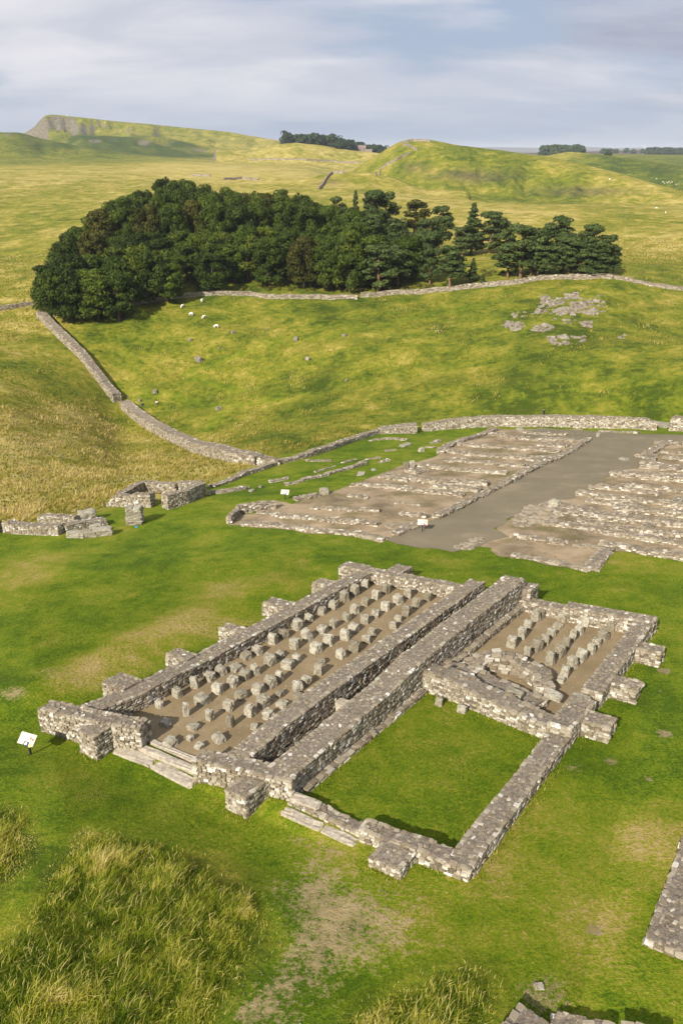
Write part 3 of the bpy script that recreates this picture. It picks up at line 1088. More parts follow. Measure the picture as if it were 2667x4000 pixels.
def apparent(a):
    """pixel size of a stone's face in the photograph, 0 if it looks away or is out of the frame"""
    P = project(a[:, :3])
    v = CAM - a[:, :3]
    v /= np.linalg.norm(v, axis=1)[:, None]
    fac = np.clip((v * a[:, 9:12]).sum(1), 0, 1)
    up = a[:, 11] > 0.5
    area = np.where(up, a[:, 3] * a[:, 4], a[:, 3] * a[:, 5]) * fac
    ok = (P[:, 0] > 0) & (P[:, 0] < W_PX) & (P[:, 1] > 0) & (P[:, 1] < H_PX)
    g = a[:, 2] > gz(a[:, 0], a[:, 1]) + 0.02
    return np.sqrt(np.maximum(area, 0)) * F_PX / P[:, 2] * ok * g


STONE_COUNT = [0]


def build_masonry(root, walls, origin, n_single=300, blanks=BLANKS, min_px=9.0):
    """walls: list of (part name, label, Stones, core V, core F). Largest stones become objects of their own."""
    origin = np.asarray(origin, float)
    packs = [w[2].all() for w in walls]
    app = [apparent(a) if len(a) else np.zeros(0) for a in packs]
    allv = np.sort(np.concatenate(app))[::-1]
    thr = max(min_px, allv[min(n_single, len(allv) - 1)]) if len(allv) else 1e9
    for (name, label, S, V, Fc), a, ap in zip(walls, packs, app):
        part = link(name, py_mesh(name, np.array(V) - origin, Fc, M['mortar']), root, (0, 0, 0), label)
        if not len(a):
            continue
        one = ap > thr
        rest = a[~one]
        if len(rest):
            v, f, t = merge_stones(rest, blanks, origin, root.name.startswith(('field', 'frontier')))
            link('masonry', mesh_np('masonry', v, f, 4, M['stone'], False, t), part, kind='stuff')
        for row, tn_ in zip(a[one], stone_tone(a[one])):
            o = bpy.data.objects.new('stone', STONE_ME[rng.integers(0, len(STONE_ME))])
            COL.objects.link(o)
            o.parent = part
            o.location = [float(q) for q in row[:3] - origin]
            o.rotation_euler = (float(row[8]), float(row[7]), float(row[6]))
            o.scale = [float(q) for q in row[3:6]]
            o.color = (float(tn_), float(tn_), float(tn_), 1)
            STONE_COUNT[0] += 1


# ------------------------------------------------------------------ ground sheet
def fpoly(frame, pts, plane=True):
    P = planes(frame, pts) if plane else hits(frame, pts)
    return [tuple(q[:2]) for q in P]


FORT = [tuple(q[:2]) for q in Aw] + [tuple(ab(150, -20)), tuple(ab(60, -60)), tuple(ab(-60, -60))]
TALL = [fpoly('f', [(-200, 3120), (60, 3120), (160, 3200), (190, 3330), (90, 3480), (-200, 3700)]),
        fpoly('f', [(60, 3620), (190, 3400), (330, 3230), (560, 3270), (800, 3330), (1000, 3450), (1090, 3580), (1100, 3700), (960, 3850), (820, 4100), (600, 4500), (-300, 4600), (-300, 3800)]),
        fpoly('f', [(1180, 4150), (1330, 3960), (1560, 3830), (1780, 3750), (1930, 3800), (1990, 3920), (1960, 4100), (1700, 4500), (1200, 4500)])]
SOILP = fpoly('f', [(1070, 3500), (1130, 3390), (1280, 3330), (1450, 3400), (1600, 3520), (1640, 3640), (1560, 3740), (1400, 3820), (1250, 3920), (1150, 4060), (800, 4060), (880, 3880), (1060, 3760), (1095, 3620)])
SOIL2 = [(fp('f', *q), r_, w_) for q, r_, w_ in [((2320, 3625), 0.35, 1.0), ((1240, 3330), 1.2, .55), ((1020, 3110), .8, .3), ((2590, 2620), .5, .9), ((2575, 2700), .3, .7), ((2590, 2865), .45, .9), ((2385, 2975), .4, .8), ((2530, 3040), .3, .6),
                                                ((2110, 3870), 1.0, .6), ((2250, 3600), 1.2, .25), ((2430, 3680), 1.4, .25), ((2240, 3000), .6, .5), ((50, 2730), 1.0, .6), ((230, 2640), 1.4, .5), ((1150, 3280), 0.8, .5)]]
DRYL = [(fp('f', *q), r_, w_) for q, r_, w_ in [((420, 2560), 2.2, .45), ((640, 2470), 2.2, .4), ((880, 2300), 2.6, .5), ((1060, 2270), 2.0, .35), ((750, 2400), 2.2, .4), ((300, 2640), 2.0, .45), ((60, 2250), 4.0, .35), ((150, 2200), 4, .25),
                                               ((900, 2480), 2.0, .3), ((560, 2580), 2, .3), ((1150, 2290), 1.5, .35), ((2300, 3520), 2.0, .2), ((2480, 3300), 2.0, .3), ((2420, 3640), 1.6, .22), ((1960, 3330), 1.2, .4), ((2080, 3150), 1.5, .3),
                                               ((1900, 3420), 1.5, .3), ((1300, 3280), 1.8, .35), ((700, 3120), 1.3, .2), ((200, 3040), 1.4, .25), ((1400, 2900), 2.5, .10), ((1850, 2850), 2.5, .08), ((2560, 3250), 2, .3), ((2200, 3680), 2.0, .2),
                                               ((1700, 3620), 2.0, .2), ((1500, 3330), 1.5, .2), ((2640, 2180), 6, .15), ((2500, 2170), 3, .15)]]
DRYP = np.array([(50, 1150, .95), (300, 1080, .80), (450, 1070, .92), (100, 950, .75), (200, 980, .85), (60, 820, .45), (150, 870, .40), (40, 720, .65), (400, 950, .45), (560, 870, .62), (900, 840, .50), (500, 760, .33),
                 (800, 720, .40), (300, 800, .33), (1100, 850, .48), (1400, 830, .40), (1000, 900, .35), (1500, 900, .25), (700, 980, .45), (1300, 780, .45), (1500, 700, .45), (50, 600, .58), (50, 500, .52), (200, 450, .62),
                 (100, 400, .75), (500, 392, .9), (700, 400, .85), (1000, 455, .8), (1200, 485, .8), (1500, 560, .72), (1450, 500, .55), (1100, 380, .30), (1300, 420, .30), (950, 350, .40), (880, 370, .5), (1200, 400, .25),
                 (400, 300, .5), (600, 330, .62), (150, 340, .30), (50, 340, .35), (1350, 362, .12), (1400, 375, .08), (1500, 400, .08), (1330, 353, .7), (1250, 372, .6), (1400, 412, .65), (1500, 445, .65), (750, 372, .75), (1480, 470, .6), (1200, 930, .25), (800, 890, .55), (620, 690, .4), (1000, 700, .45), (350, 1020, .7), (20, 1000, .8)], float)
_dd = ray(DRYP[:, 0] * DK, DRYP[:, 1] * DK)
_dp = hit(DRYP[:, 0] * DK, DRYP[:, 1] * DK)
_mid = (DRYP[:, 1] > 640) & (DRYP[:, 1] < 1000) & (DRYP[:, 0] > 280)
DRYP[_mid, 2] *= 0.72
DRYA = np.stack([np.arctan2(_dp[:, 0], _dp[:, 1]) * 6.0, np.log(np.hypot(_dp[:, 0], _dp[:, 1])) * 2.2], -1)

LAWN_IN = [tuple(ab(a, b)) for a, b in ((14.1, 1.2), (21.9, 1.2), (21.9, 11.6), (13.5, 12.4))]
TRACKS = [([(560, 900), (430, 860), (640, 780), (760, 770), (900, 740), (1100, 700)], 1.2, 'd'), ([(290, 905), (360, 900), (520, 935), (640, 915)], 1.2, 'd'), ([(520, 935), (470, 990)], 1.6, 'd')]
TRK = [(fpoly(fr, p, False), w) for p, w, fr in TRACKS]


def zones(x, y, z, slope):
    lawn = poly_mask(x, y, FORT, 3.0) + 0
    n1 = fbm(x / 2.5, y / 2.5, 77, 3)
    tall = np.zeros_like(x)
    for P in TALL:
        tall = np.maximum(tall, poly_mask(x + n1 * 0.7, y + n1 * 0.7, P, 0.8))
    r = np.hypot(x, y)
    az = np.arctan2(x, y)
    A = np.stack([az * 6.0, np.log(r) * 2.2], -1)
    w = 1.0 / (((A[:, None, :] - DRYA[None]) ** 2).sum(-1) + 0.012) ** 2
    dry_r = (w * DRYP[:, 2]).sum(1) / w.sum(1)
    dry_l = 0.30 + 0 * x
    for (px, py), rad, wt_ in DRYL:
        q = on_plane(np.array(px), np.array(py))
        dry_l = dry_l + wt_ * np.exp(-(((x - q[0]) ** 2 + (y - q[1]) ** 2) / rad ** 2))
    rsc = (r - np.interp(az, AZT, rA))
    track = np.zeros_like(x)
    for P, wd in TRK:
        track = np.maximum(track, np.exp(-(poly_dist(x, y, P, False) / wd) ** 2))
    lawn = np.maximum(lawn * (1 - tall), 0.5 * track)
    dry = np.where(lawn > 0.5, np.minimum(dry_l, 0.95), dry_r)
    dry = dry_r * (1 - np.clip(lawn, 0, 1)) + np.minimum(dry_l, 0.98) * np.clip(lawn, 0, 1)
    dry = dry * (1 - .5 * track) + .5 * track * .28
    dry = dry * (1 - tall) + 0.30 * tall
    soil = poly_mask(x + n1 * 0.9, y + n1 * 0.6, SOILP, 3.0) * 0.80 * (1 - tall)
    for (px, py), rad, wt_ in SOIL2:
        q = on_plane(np.array(px), np.array(py))
        soil = np.maximum(soil, wt_ * np.exp(-(((x - q[0]) ** 2 + (y - q[1]) ** 2) / rad ** 2) ** 2))
    moor = sstep((r - 2300) / 500) * sstep((az - 0.12) / 0.1) + sstep((r - 7000) / 2000)
    P = project(np.stack([x, y, z], -1))
    dx, dy = P[:, 0] / DK, P[:, 1] / DK
    # bracken below the crags
    wet = np.zeros_like(x)
    brk = fbm(x / 60, y / 60, 55, 3)
    farm = (r > 1350) & (r < 2200) & (az < -0.05)
    q = np.exp(-((r - 1600 - 150 * brk) / 130) ** 2) * sstep((-0.12 - az) / 0.08)
    wet = np.where(farm, np.clip(q * 1.1 + brk * q, 0, 0.9), 0)
    rock = np.where(r > 900, sstep((slope - 0.45) / 0.25) * 0.95 * (az < 0.02), 0)
    fz = (r > 1300) & (r < 2300)
    for ex, ey, rx, ry, wt_ in ((118, 284, 42, 16, .85), (82, 300, 22, 8, 1.0), (175, 300, 40, 9, .6), (215, 325, 26, 7, .8), (270, 322, 30, 7, .6), (330, 328, 18, 8, .9), (385, 330, 28, 9, .6), (455, 345, 40, 7, .6), (520, 352, 26, 5, .5), (18, 310, 20, 6, .6), (30, 338, 8, 3, .7)):
        rock = np.where(fz, np.maximum(rock, wt_ * np.exp(-((dx - ex) / rx) ** 2 - ((dy - ey) / ry) ** 2)), rock)
    for ex, ey, rx, ry, wt_ in ((110, 335, 90, 12, .8), (60, 322, 50, 8, .6), (260, 338, 60, 10, .9), (350, 348, 70, 9, .9), (470, 357, 60, 6, .85), (540, 362, 40, 5, .6), (190, 312, 30, 6, .5)):
        wet = np.where(fz, np.maximum(wet, wt_ * np.exp(-((dx - ex) / rx) ** 2 - ((dy - ey) / ry) ** 2) * (1.1 + 1.2 * brk)), wet)
    fd = (r > 500) & (r < 900)
    for ex, ey, rx, ry, wt_ in ((1080, 405, 90, 14, .55), (1330, 440, 120, 10, .45), (950, 385, 30, 12, .4), (760, 420, 40, 8, .45)):
        moor = np.where(fd, np.maximum(moor, wt_ * np.exp(-((dx - ex) / rx) ** 2 - ((dy - ey) / ry) ** 2) * (1 + 1.4 * brk)), moor)
    return np.clip(np.stack([lawn, dry, soil], -1), 0, 1), np.clip(np.stack([moor, wet, rock], -1), 0, 1)


def make_ground():
    lo, hi = np.arange(R(-178), R(-31.2), R(3.0)), np.arange(R(31.3), R(182), R(3.0))
    az_out = np.concatenate([lo, G_AZ, hi])
    A, Rr = np.meshgrid(az_out, G_R)
    x, y = (Rr * np.sin(A)), (Rr * np.cos(A))
    z = np.empty_like(x)
    z[:, len(lo):len(lo) + len(G_AZ)] = G_Z
    for sl in (slice(0, len(lo)), slice(len(lo) + len(G_AZ), None)):
        z[:, sl] = raw_ground(x[:, sl], y[:, sl])
    nr, na = x.shape
    gx = np.gradient(z, axis=0) / np.maximum(np.gradient(Rr, axis=0), 1e-6)
    ga = np.gradient(z, axis=1) / np.maximum(Rr * np.gradient(A, axis=1), 1e-6)
    slope = np.hypot(gx, ga)
    V = np.stack([x, y, z], -1).reshape(-1, 3)
    i, j = np.meshgrid(np.arange(nr - 1), np.arange(na), indexing='ij')
    j2 = (j + 1) % na
    Fq = np.stack([i * na + j, i * na + j2, (i + 1) * na + j2, (i + 1) * na + j], -1).reshape(-1, 4)[:, ::-1]
    me = mesh_np('ground', V, Fq, 4, M['ground'], True)
    za, zb_ = zones(V[:, 0], V[:, 1], V[:, 2], slope.ravel())
    for nm, q in (('zone', za), ('zone2', zb_)):
        at = me.attributes.new(nm, 'FLOAT_COLOR', 'POINT')
        at.data.foreach_set('color', np.concatenate([q, np.ones((len(q), 1))], 1).astype(np.float32).ravel())
    return link('ground', me, kind='structure')


make_ground()


def sheet(name, poly, mat, lift, step, edge_noise=0.25, seed=1, refz=None):
    """a surface sheet that follows the ground inside a polygon with an uneven border"""
    poly = np.array(poly)
    # densify and wobble the border
    B = []
    for i in range(len(poly)):
        p, q = poly[i], poly[(i + 1) % len(poly)]
        n = max(1, int(np.hypot(*(q - p)) / (step * 0.8)))
        for t in range(n):
            B.append(p + (q - p) * t / n)
    B = np.array(B)
    B = B + edge_noise * 1.8 * np.stack([fbm(B[:, 0] / 1.7, B[:, 1] / 1.7, seed, 3), fbm(B[:, 0] / 1.7, B[:, 1] / 1.7, seed + 9, 3)], -1) * 1.6
    import bmesh
    lo, hi = B.min(0), B.max(0)
    gx, gy = np.meshgrid(np.arange(lo[0], hi[0], step), np.arange(lo[1], hi[1], step))
    gx, gy = gx.ravel(), gy.ravel()
    keep = in_poly(gx, gy, [tuple(q) for q in B])
    gx, gy = gx[keep], gy[keep]
    keep = poly_dist(gx, gy, [tuple(q) for q in B]) > step * 0.45
    pts = np.concatenate([B, np.stack([gx[keep], gy[keep]], -1)])
    from mathutils.geometry import delaunay_2d_cdt
    vo, _, fo, *_ = delaunay_2d_cdt([Vector(q) for q in pts], [], [list(range(len(B)))], 1, 1e-4)
    v2 = np.array([(q.x, q.y) for q in vo])
    zz = (gz if refz is None else refz)(v2[:, 0], v2[:, 1]) + lift
    me = py_mesh(name, np.column_stack([v2, zz]), [tuple(f) for f in fo], mat, True)
    return link(name, me, kind='structure')

# ------------------------------------------------------------------ granary ruin
def wall_ab(pts, width, h, S, **kw):
    """granary wall along local (a, b) points, heights measured from the plane of the wall tops"""
    return lay_wall([ab(*p) for p in pts], width, h, top_plane, S, drop=kw.pop('drop', 2.0), ragged=kw.pop('ragged', 0.025), **kw)


def wall_part(name, label, segs):
    S, V, Fc = Stones(), [], []
    for pts, width, h, kw in segs:
        v, f = wall_ab(pts, width, h, S, **kw)
        Fc += [tuple(i + len(V) for i in q) for q in f]
        V += v
    return (name, label, S, V, Fc)


def P3(a, b, h=0.0):
    q = ab(a, b)
    return np.array([q[0], q[1], top_plane(q[0], q[1]) + h])


NW = []
NW.append(wall_part('wall', 'long outer wall with four square buttresses', [([(0.9, -0.2), (1.4, 3.0), (1.45, 10), (1.45, 26.3)], 1.3, [-0.02, -0.08, -0.15, -0.15], dict(ends=(0, 0), ragged=.035))]))
NW.append(wall_part('wall', 'front wall beside the doorway with its end projecting past the corner', [([(-1.65, -1.0), (1.8, -0.55), (4.85, 0.38)], 1.05, [-0.02, 0.12, 0.0], dict(ragged=0.09))]))
NW.append(wall_part('wall', 'thick inner wall along the narrow passage', [([(10.75, 0.9), (10.75, 3.5), (10.75, 7), (10.75, 14.5), (10.75, 25.9)], 1.2, [-0.06, 0.25, 0.45, 0.5, 0.62], dict(ends=(0, 1)))]))
NW.append(wall_part('wall', 'low back wall', [([(1.3, 25.75), (10.4, 26.0)], 1.0, [-0.12, -0.15], dict(ends=(0, 0)))]))
for (a0, a1, b0, b1, h) in ((-0.95, 0.9, 2.2, 3.6, 0.08), (-0.75, 1.1, 6.75, 7.75, -0.05), (-0.85, 1.1, 11.45, 12.4, -0.15), (-1.3, 1.1, 16.3, 17.5, -0.15), (-0.7, 1.1, 21.3, 22.4, -0.15), (-1.0, 1.2, 25.2, 26.5, -0.1)):
    NW.append(wall_part('buttress', None, [([(a0, (b0 + b1) / 2), (a1, (b0 + b1) / 2)], b1 - b0, h, dict(ends=(1, 0)))]))
NW.append(wall_part('buttress', 'square buttress on the front wall', [([(2.73, -1.62), (2.73, 0.0)], 1.45, [-0.08, 0.02], dict(ends=(1, 0), drop=2.2))]))
NW.append(wall_part('buttress', None, [([(3.65, 26.2), (3.65, 27.75)], 1.4, -0.05, dict(ends=(0, 1)))]))
o = P3(0, 0, -DROP)
north = thing('granary_ruin', 'roofless stone granary ruin with rows of floor-support stones and a doorway, beside the info panel', 'ruin', o, 'granary ruins')
build_masonry(north, NW, o)

SW = []
SW.append(wall_part('wall', 'thick high inner wall along the narrow passage', [([(13.28, 0.9), (13.28, 5), (13.28, 9.4), (13.28, 12.4), (13.28, 17), (13.28, 26.5)], 1.5, [-0.02, 0.15, 0.4, 0.82, 1.0, 1.18], dict(ends=(0, 1)))]))
SW.append(wall_part('wall', 'front wall closing the passage', [([(9.0, 0.1), (14.05, 1.22)], 1.05, [-0.1, 0.0], dict(ends=(1, 1)))]))
SW.append(wall_part('wall', 'low outer wall round the grass floor', [([(22.45, 0.9), (22.4, 11.1)], 1.1, [-0.5, -0.45], dict(ends=(1, 1)))]))
SW.append(wall_part('wall', 'outer wall of the back half', [([(22.35, 11.1), (22.4, 14.6)], 1.25, [0.0, -0.1], dict(ends=(1, 1), ragged=.1)), ([(22.45, 15.6), (22.35, 26.8)], 1.1, [-0.1, 0.0], dict(ends=(1, 0)))]))
SW.append(wall_part('wall', 'back wall', [([(13.9, 26.2), (17.2, 26.2)], 1.0, [-0.32, -0.36], dict(ends=(0, 0))), ([(17.2, 26.2), (21.4, 26.2), (22.9, 26.25)], 1.1, [-0.02, 0.0, 0.0], dict(ends=(1, 0)))]))
SW.append(wall_part('wall', 'ruined cross wall with broken stepped top', [([(14.0, 13.2), (16.5, 12.9), (19.0, 12.4), (21.9, 11.95)], 1.35, [0.06, 0.02, -0.22, -0.3], dict(ends=(0, 0), ragged=0.17, topsize=0.36))]))
SW.append(wall_part('wall', 'low front wall', [([(18.2, 0.62), (22.9, 0.95)], 0.85, [-0.52, -0.5], dict(ends=(1, 0), ragged=.06)), ([(14.2, 0.85), (18.0, 0.75)], 0.7, [-0.95, -0.9], dict(ends=(0, 0), ragged=.05))]))
for (a0, a1, b0, b1, h) in ((22.8, 24.3, 12.55, 13.75, -0.25), (22.8, 24.35, 17.0, 18.1, -0.2), (22.8, 24.3, 21.95, 23.05, -0.2)):
    SW.append(wall_part('buttress', None, [([(a0, (b0 + b1) / 2), (a1, (b0 + b1) / 2)], b1 - b0, h, dict(ends=(0, 1)))]))
SW.append(wall_part('buttress', None, [([(14.1, 26.2), (14.1, 27.5)], 1.15, 0.5, dict(ends=(0, 1)))]))
SW.append(wall_part('buttress', 'square buttress below the passage corner', [([(12.42, -0.95), (12.42, 0.8)], 1.25, [-0.3, -0.25], dict(ends=(1, 0), drop=2.2))]))
_q = planes('z7', [(870, 705), (1000, 745), (1045, 685)], -0.65)
SW.append(wall_part('buttress', 'low broad buttress on the front wall', [([(20.0, -0.75), (20.0, 0.6)], 1.45, [-0.7, -0.6], dict(ends=(1, 0), drop=2.0))]))
# bread-oven like curved wall inside
arc = planes('z6', [(630, 545), (700, 520), (790, 522), (880, 540), (950, 585), (965, 640)], -0.25)
kS = Stones()
kv, kf = lay_wall(arc[:, :2], 1.0, [-0.4, -0.18, -0.22, -0.3, -0.42, -0.7], top_plane, kS, drop=1.5, ragged=0.24, topsize=0.4, course=.2, slen=(.25, .55), jit=.05)
SW.append(('kiln_wall', 'curved kiln wall of rough stones behind the cross wall', kS, kv, kf))
# fill between the cross wall and the kiln
kS = Stones()
kv, kf = lay_wall([ab(13.8, 14.2), ab(16.4, 14.3)], 1.9, [-0.35, -0.2], top_plane, kS, drop=1.5, ragged=0.2, topsize=0.4)
SW.append(('rubble_fill', None, kS, kv, kf))
kS = Stones()
kv, kf = lay_wall([ab(15.8, 14.5), ab(20.4, 13.5)], 1.9, [-0.48, -0.65], top_plane, kS, drop=1.5, ragged=0.2, topsize=0.42)
SW.append(('rubble_fill', None, kS, kv, kf))
# footing course along the inner wall, on the grass side
kS = Stones()
kv, kf = lay_wall([ab(14.2, 1.6), ab(14.2, 12.3)], 0.5, [-1.02, -1.0], top_plane, kS, drop=1.6, ragged=0.08, topsize=0.42, slen=(.3, .7))
SW.append(('footing', 'projecting footing course along the inner wall', kS, kv, kf))
kS = Stones()
kv, kf = lay_wall([ab(14.2, 14.6), ab(14.2, 25.6)], 0.5, [-0.75, -0.6], top_plane, kS, drop=1.4, ragged=0.06, topsize=0.35)
SW.append(('footing', None, kS, kv, kf))
o2 = P3(18, 0, -DROP)
south = thing('granary_ruin', 'stone granary ruin with a grass-floored front half and a low outer wall', 'ruin', o2, 'granary ruins')
build_masonry(south, SW, o2)

# gravel floors
sheet('gravel_floor', [ab(1.7, 0.3), ab(4.8, 0.5), ab(9.3, 0.3), ab(10.4, 1.0), ab(10.4, 25.9), ab(1.6, 25.6)], M['gravel'], 0.05, 0.8, 0.0, 4, lambda x, y: top_plane(x, y) - DROP)
sheet('gravel_floor', [ab(11.1, 1.1), ab(12.8, 1.2), ab(12.8, 25.9), ab(11.1, 25.9)], M['gravel'], 0.03 - 0.45, 0.8, 0.0, 4, lambda x, y: top_plane(x, y) - DROP)
sheet('gravel_floor', [ab(13.4, 14.0), ab(21.9, 13.2), ab(22.2, 25.9), ab(13.6, 25.9)], M['gravel'], 0.05, 0.8, 0.0, 4, lambda x, y: top_plane(x, y) - DROP)


# slabs: shaped blocks used for steps, sills and covers
def slab_mesh(L, W, H, seed, mat=None):
    r_ = np.random.default_rng(seed)
    V, Fq = blank(4, 0.10, 0.012, seed)
    V = V * np.array([L, W, H]) + r_.normal(0, 0.012, V.shape)
    return mesh_np('slab', V, Fq, 4, mat or M['slab'])


SL = np.arctan2(PGX * VH[0] + PGY * VH[1], 1.0)
YV, YU = math.atan2(VH[1], VH[0]), math.atan2(UH[1], UH[0])


def step_part(parent, origin, name, a0, b0, a1, b1, W, H, ztop, seed, label=None, mat=None):
    p, q = P3(a0, b0, ztop), P3(a1, b1, ztop)
    L = float(np.linalg.norm(q - p))
    o = link(name, slab_mesh(L, W, H, seed, mat), parent, (p + q) / 2 - np.array([0, 0, H / 2]) - origin, label)
    d = q - p
    o.rotation_euler = (0, -math.atan2(d[2], math.hypot(d[0], d[1])), math.atan2(d[1], d[0]))
    return o


step_part(north, o, 'doorstep', 3.6, -0.55, 6.3, -0.40, 0.62, 0.6, -1.36, 11, 'long pale doorstep slab')
step_part(north, o, 'doorstep', 6.35, -0.42, 9.3, -0.55, 0.62, 0.6, -1.36, 12)
step_part(north, o, 'door_sill', 4.85, 0.05, 9.0, 0.1, 0.4, 0.4, -1.12, 13)
step_part(north, o, 'door_sill', 4.85, 0.62, 9.1, 0.62, 0.35, 0.3, -1.08, 14)
step_part(south, o2, 'doorstep', 14.2, 0.12, 16.4, 0.12, 0.5, 0.6, -1.18, 15, 'long pale slab below the low front wall')
step_part(south, o2, 'doorstep', 16.43, 0.12, 18.2, 0.05, 0.5, 0.6, -1.2, 16)
step_part(south, o2, 'door_sill', 14.2, 0.75, 15.7, 0.85, 0.5, 0.25, -0.78, 17)
step_part(south, o2, 'lintel', 18.0, 0.72, 18.9, 0.75, 0.75, 0.16, -0.62, 18, 'cover slab over the drain slot')
# passage cross blocks
for n_, (a_, b_) in enumerate(((11.93, 8.0), (11.93, 14.4), (11.93, 18.3))):
    step_part(south, o2, 'cross_block', a_ - 0.5, b_, a_ + 0.45, b_ + 0.05, 0.6, 0.9, -0.30, 30 + n_)
# upright slabs set against the cross wall
for n_, (x_, y_, w_, h_) in enumerate(((600, 765, .5, .45), (850, 820, .45, .7), (500, 735, .4, .5), (980, 835, .45, .7))):
    q_ = planes('z6', [(x_, y_)])[0]
    s_ = link('upright_slab', mesh_np('slab', PILLARS[n_][0], PILLARS[n_][1], 4, M['pillar']), south, q_ + np.array([0, 0, h_ / 2]) - o2)
    s_.scale = (w_, 0.28, h_)
    s_.rotation_euler = (0, 0, YV + 0.1)
# big flat stones on the cross wall
for n_, (x_, y_) in enumerate(((1000, 690), (1120, 705), (830, 680))):
    q_ = planes('z6', [(x_, y_)], -0.35)[0]
    s_ = link('flat_stone', slab_mesh(0.9, 0.55, 0.3, 60 + n_, M['pillar']), south, q_ - o2)
    s_.rotation_euler = (0, 0.05, YV + 0.05 * n_)

# ---- floor-support stones: each one stands by itself
ORD = ['first', 'second', 'third', 'fourth', 'fifth', 'sixth', 'seventh', 'eighth', 'ninth', 'tenth', 'eleventh', 'twelfth', 'thirteenth', 'fourteenth', 'fifteenth', 'sixteenth', 'seventeenth', 'eighteenth', 'nineteenth', 'twentieth']
ORD += ['%s-%s' % (t_, o_) if o_ else t_[:-1] + 'ieth' for t_ in ('twenty', 'thirty', 'forty', 'fifty') for o_ in ORD[:9] + ['']]
ORD = ORD[:29] + ['thirtieth'] + ORD[30:39] + ['fortieth'] + ORD[40:49] + ['fiftieth']
z28 = lambda x, y: ((1000 + x / 1.96 - 500) * 1.568, (2150 + y / 1.96 - 2250) * 1.568)
ROWS = [
    [(195, 815, 50, 55), (307, 752, 60, 70), (412, 695, 50, 80), (503, 652, 65, 70), (573, 615, 65, 70), (725, 522, 65, 65), (795, 487, 60, 65), (888, 425, 55, 75), (955, 388, 60, 65), (1037, 338, 60, 80),
     (1107, 288, 50, 60), (1187, 245, 48, 60), (1257, 212, 52, 65), (1325, 165, 50, 75), (1387, 128, 50, 75), (1448, 85, 48, 65)],
    [(360, 865, 42, 85), (458, 800, 80, 85), (552, 728, 68, 75), (645, 688, 65, 80), (720, 645, 65, 75), (780, 615, 58, 75), (870, 555, 72, 80), (930, 510, 55, 55), (1022, 455, 58, 78), (1095, 402, 58, 80),
     (1190, 360, 60, 65), (1258, 325, 45, 65), (1338, 283, 45, 60), (1387, 238, 52, 65), (1452, 190, 48, 62), (1515, 150, 50, 65), (*z28(990, 340), 48, 70), (*z28(1045, 272), 42, 54)],
    [(505, 895, 48, 80), (620, 835, 68, 80), (695, 765, 70, 75), (797, 735, 72, 80), (875, 690, 75, 80), (930, 655, 48, 72), (980, 580, 75, 75), (1035, 535, 52, 60), (1150, 480, 65, 78), (1225, 432, 60, 75),
     (1330, 400, 58, 75), (1380, 355, 62, 70), (1450, 300, 55, 65), (1515, 260, 52, 60), (*z28(988, 470), 52, 66), (*z28(1085, 422), 54, 70), (*z28(1160, 372), 48, 70), (*z28(1202, 300), 40, 50)],
    [(630, 935, 45, 80), (750, 870, 60, 88), (832, 812, 75, 88), (932, 750, 45, 55), (1040, 715, 65, 75), (1090, 680, 62, 75), (1168, 615, 55, 80), (1185, 548, 50, 50), (1303, 512, 60, 65), (1385, 475, 68, 80), (1460, 418, 58, 58), (1495, 378, 50, 60),
     (*z28(1050, 608), 52, 56), (*z28(1090, 558), 48, 52), (*z28(1145, 512), 50, 76), (*z28(1222, 452), 44, 72), (*z28(1310, 397), 50, 62), (*z28(1358, 335), 48, 58)],
    [(775, 950, 45, 45), (862, 888, 65, 75), (945, 815, 65, 60), (1045, 762, 62, 50)],
]
ROWN = ['row along the outer wall', 'second row from the outer wall', 'third row from the outer wall', 'fourth row from the outer wall', 'short row against the passage wall']
n_pillar = [0]


def pillar(P, wpx, hpx, scale_frame, label, group, tall=None):
    dist = project(P)[2]
    w = wpx / scale_frame * dist / F_PX
    dep = math.asin((CAM[2] - P[2]) / np.linalg.norm(P - CAM))
    dpt = w * rng.uniform(0.7, 0.95)
    h = max(0.3, (hpx / scale_frame * dist / F_PX - dpt * math.sin(dep) * 0.9) / math.cos(dep))
    i = n_pillar[0]
    n_pillar[0] += 1
    fwd = (P - CAM)[:2]
    fwd = fwd / np.linalg.norm(fwd)
    x, y = P[:2] + fwd * dpt * 0.45
    z = gz(np.array([x]), np.array([y]))[0]
    ob = link('floor_support_stone', PILLAR_ME[i % len(PILLAR_ME)], None, (x, y, z + h * 0.57 - 0.03), label, 'stone', group)
    ob.scale = (w * 0.97, dpt * 1.0, h * 1.22)
    ob.rotation_euler = (rng.normal(0, 0.04), rng.normal(0, 0.05), YV + rng.normal(0, 0.22) + (math.pi if i % 3 == 0 else 0))
    return ob


for ri, row in enumerate(ROWS):
    for ci, (x_, y_, w_, h_) in enumerate(row):
        P_ = planes('z8', [(x_, y_)])[0]
        pillar(P_, w_, h_, 1.568, 'rough pale floor-support stone, %s from the doorway in the %s' % (ORD[ci], ROWN[ri]), 'floor-support stones of the larger granary')
SROWS = [[(195, 685, 75, 110), (275, 615, 65, 110), (325, 540, 65, 90), (385, 475, 70, 95), (430, 445, 60, 85)],
         [(318, 765, 60, 100), (395, 715, 80, 110), (455, 660, 65, 95), (510, 600, 65, 85), (562, 530, 70, 60), (603, 475, 75, 90)],
         [(498, 825, 70, 115), (575, 760, 75, 110), (625, 695, 62, 105), (677, 632, 50, 100), (732, 578, 60, 85), (783, 512, 65, 90)],
         [(585, 965, 60, 65), (615, 930, 70, 110), (675, 850, 72, 110), (745, 800, 75, 115), (825, 735, 62, 95), (870, 672, 70, 80), (925, 622, 75, 95), (980, 552, 60, 85)]]
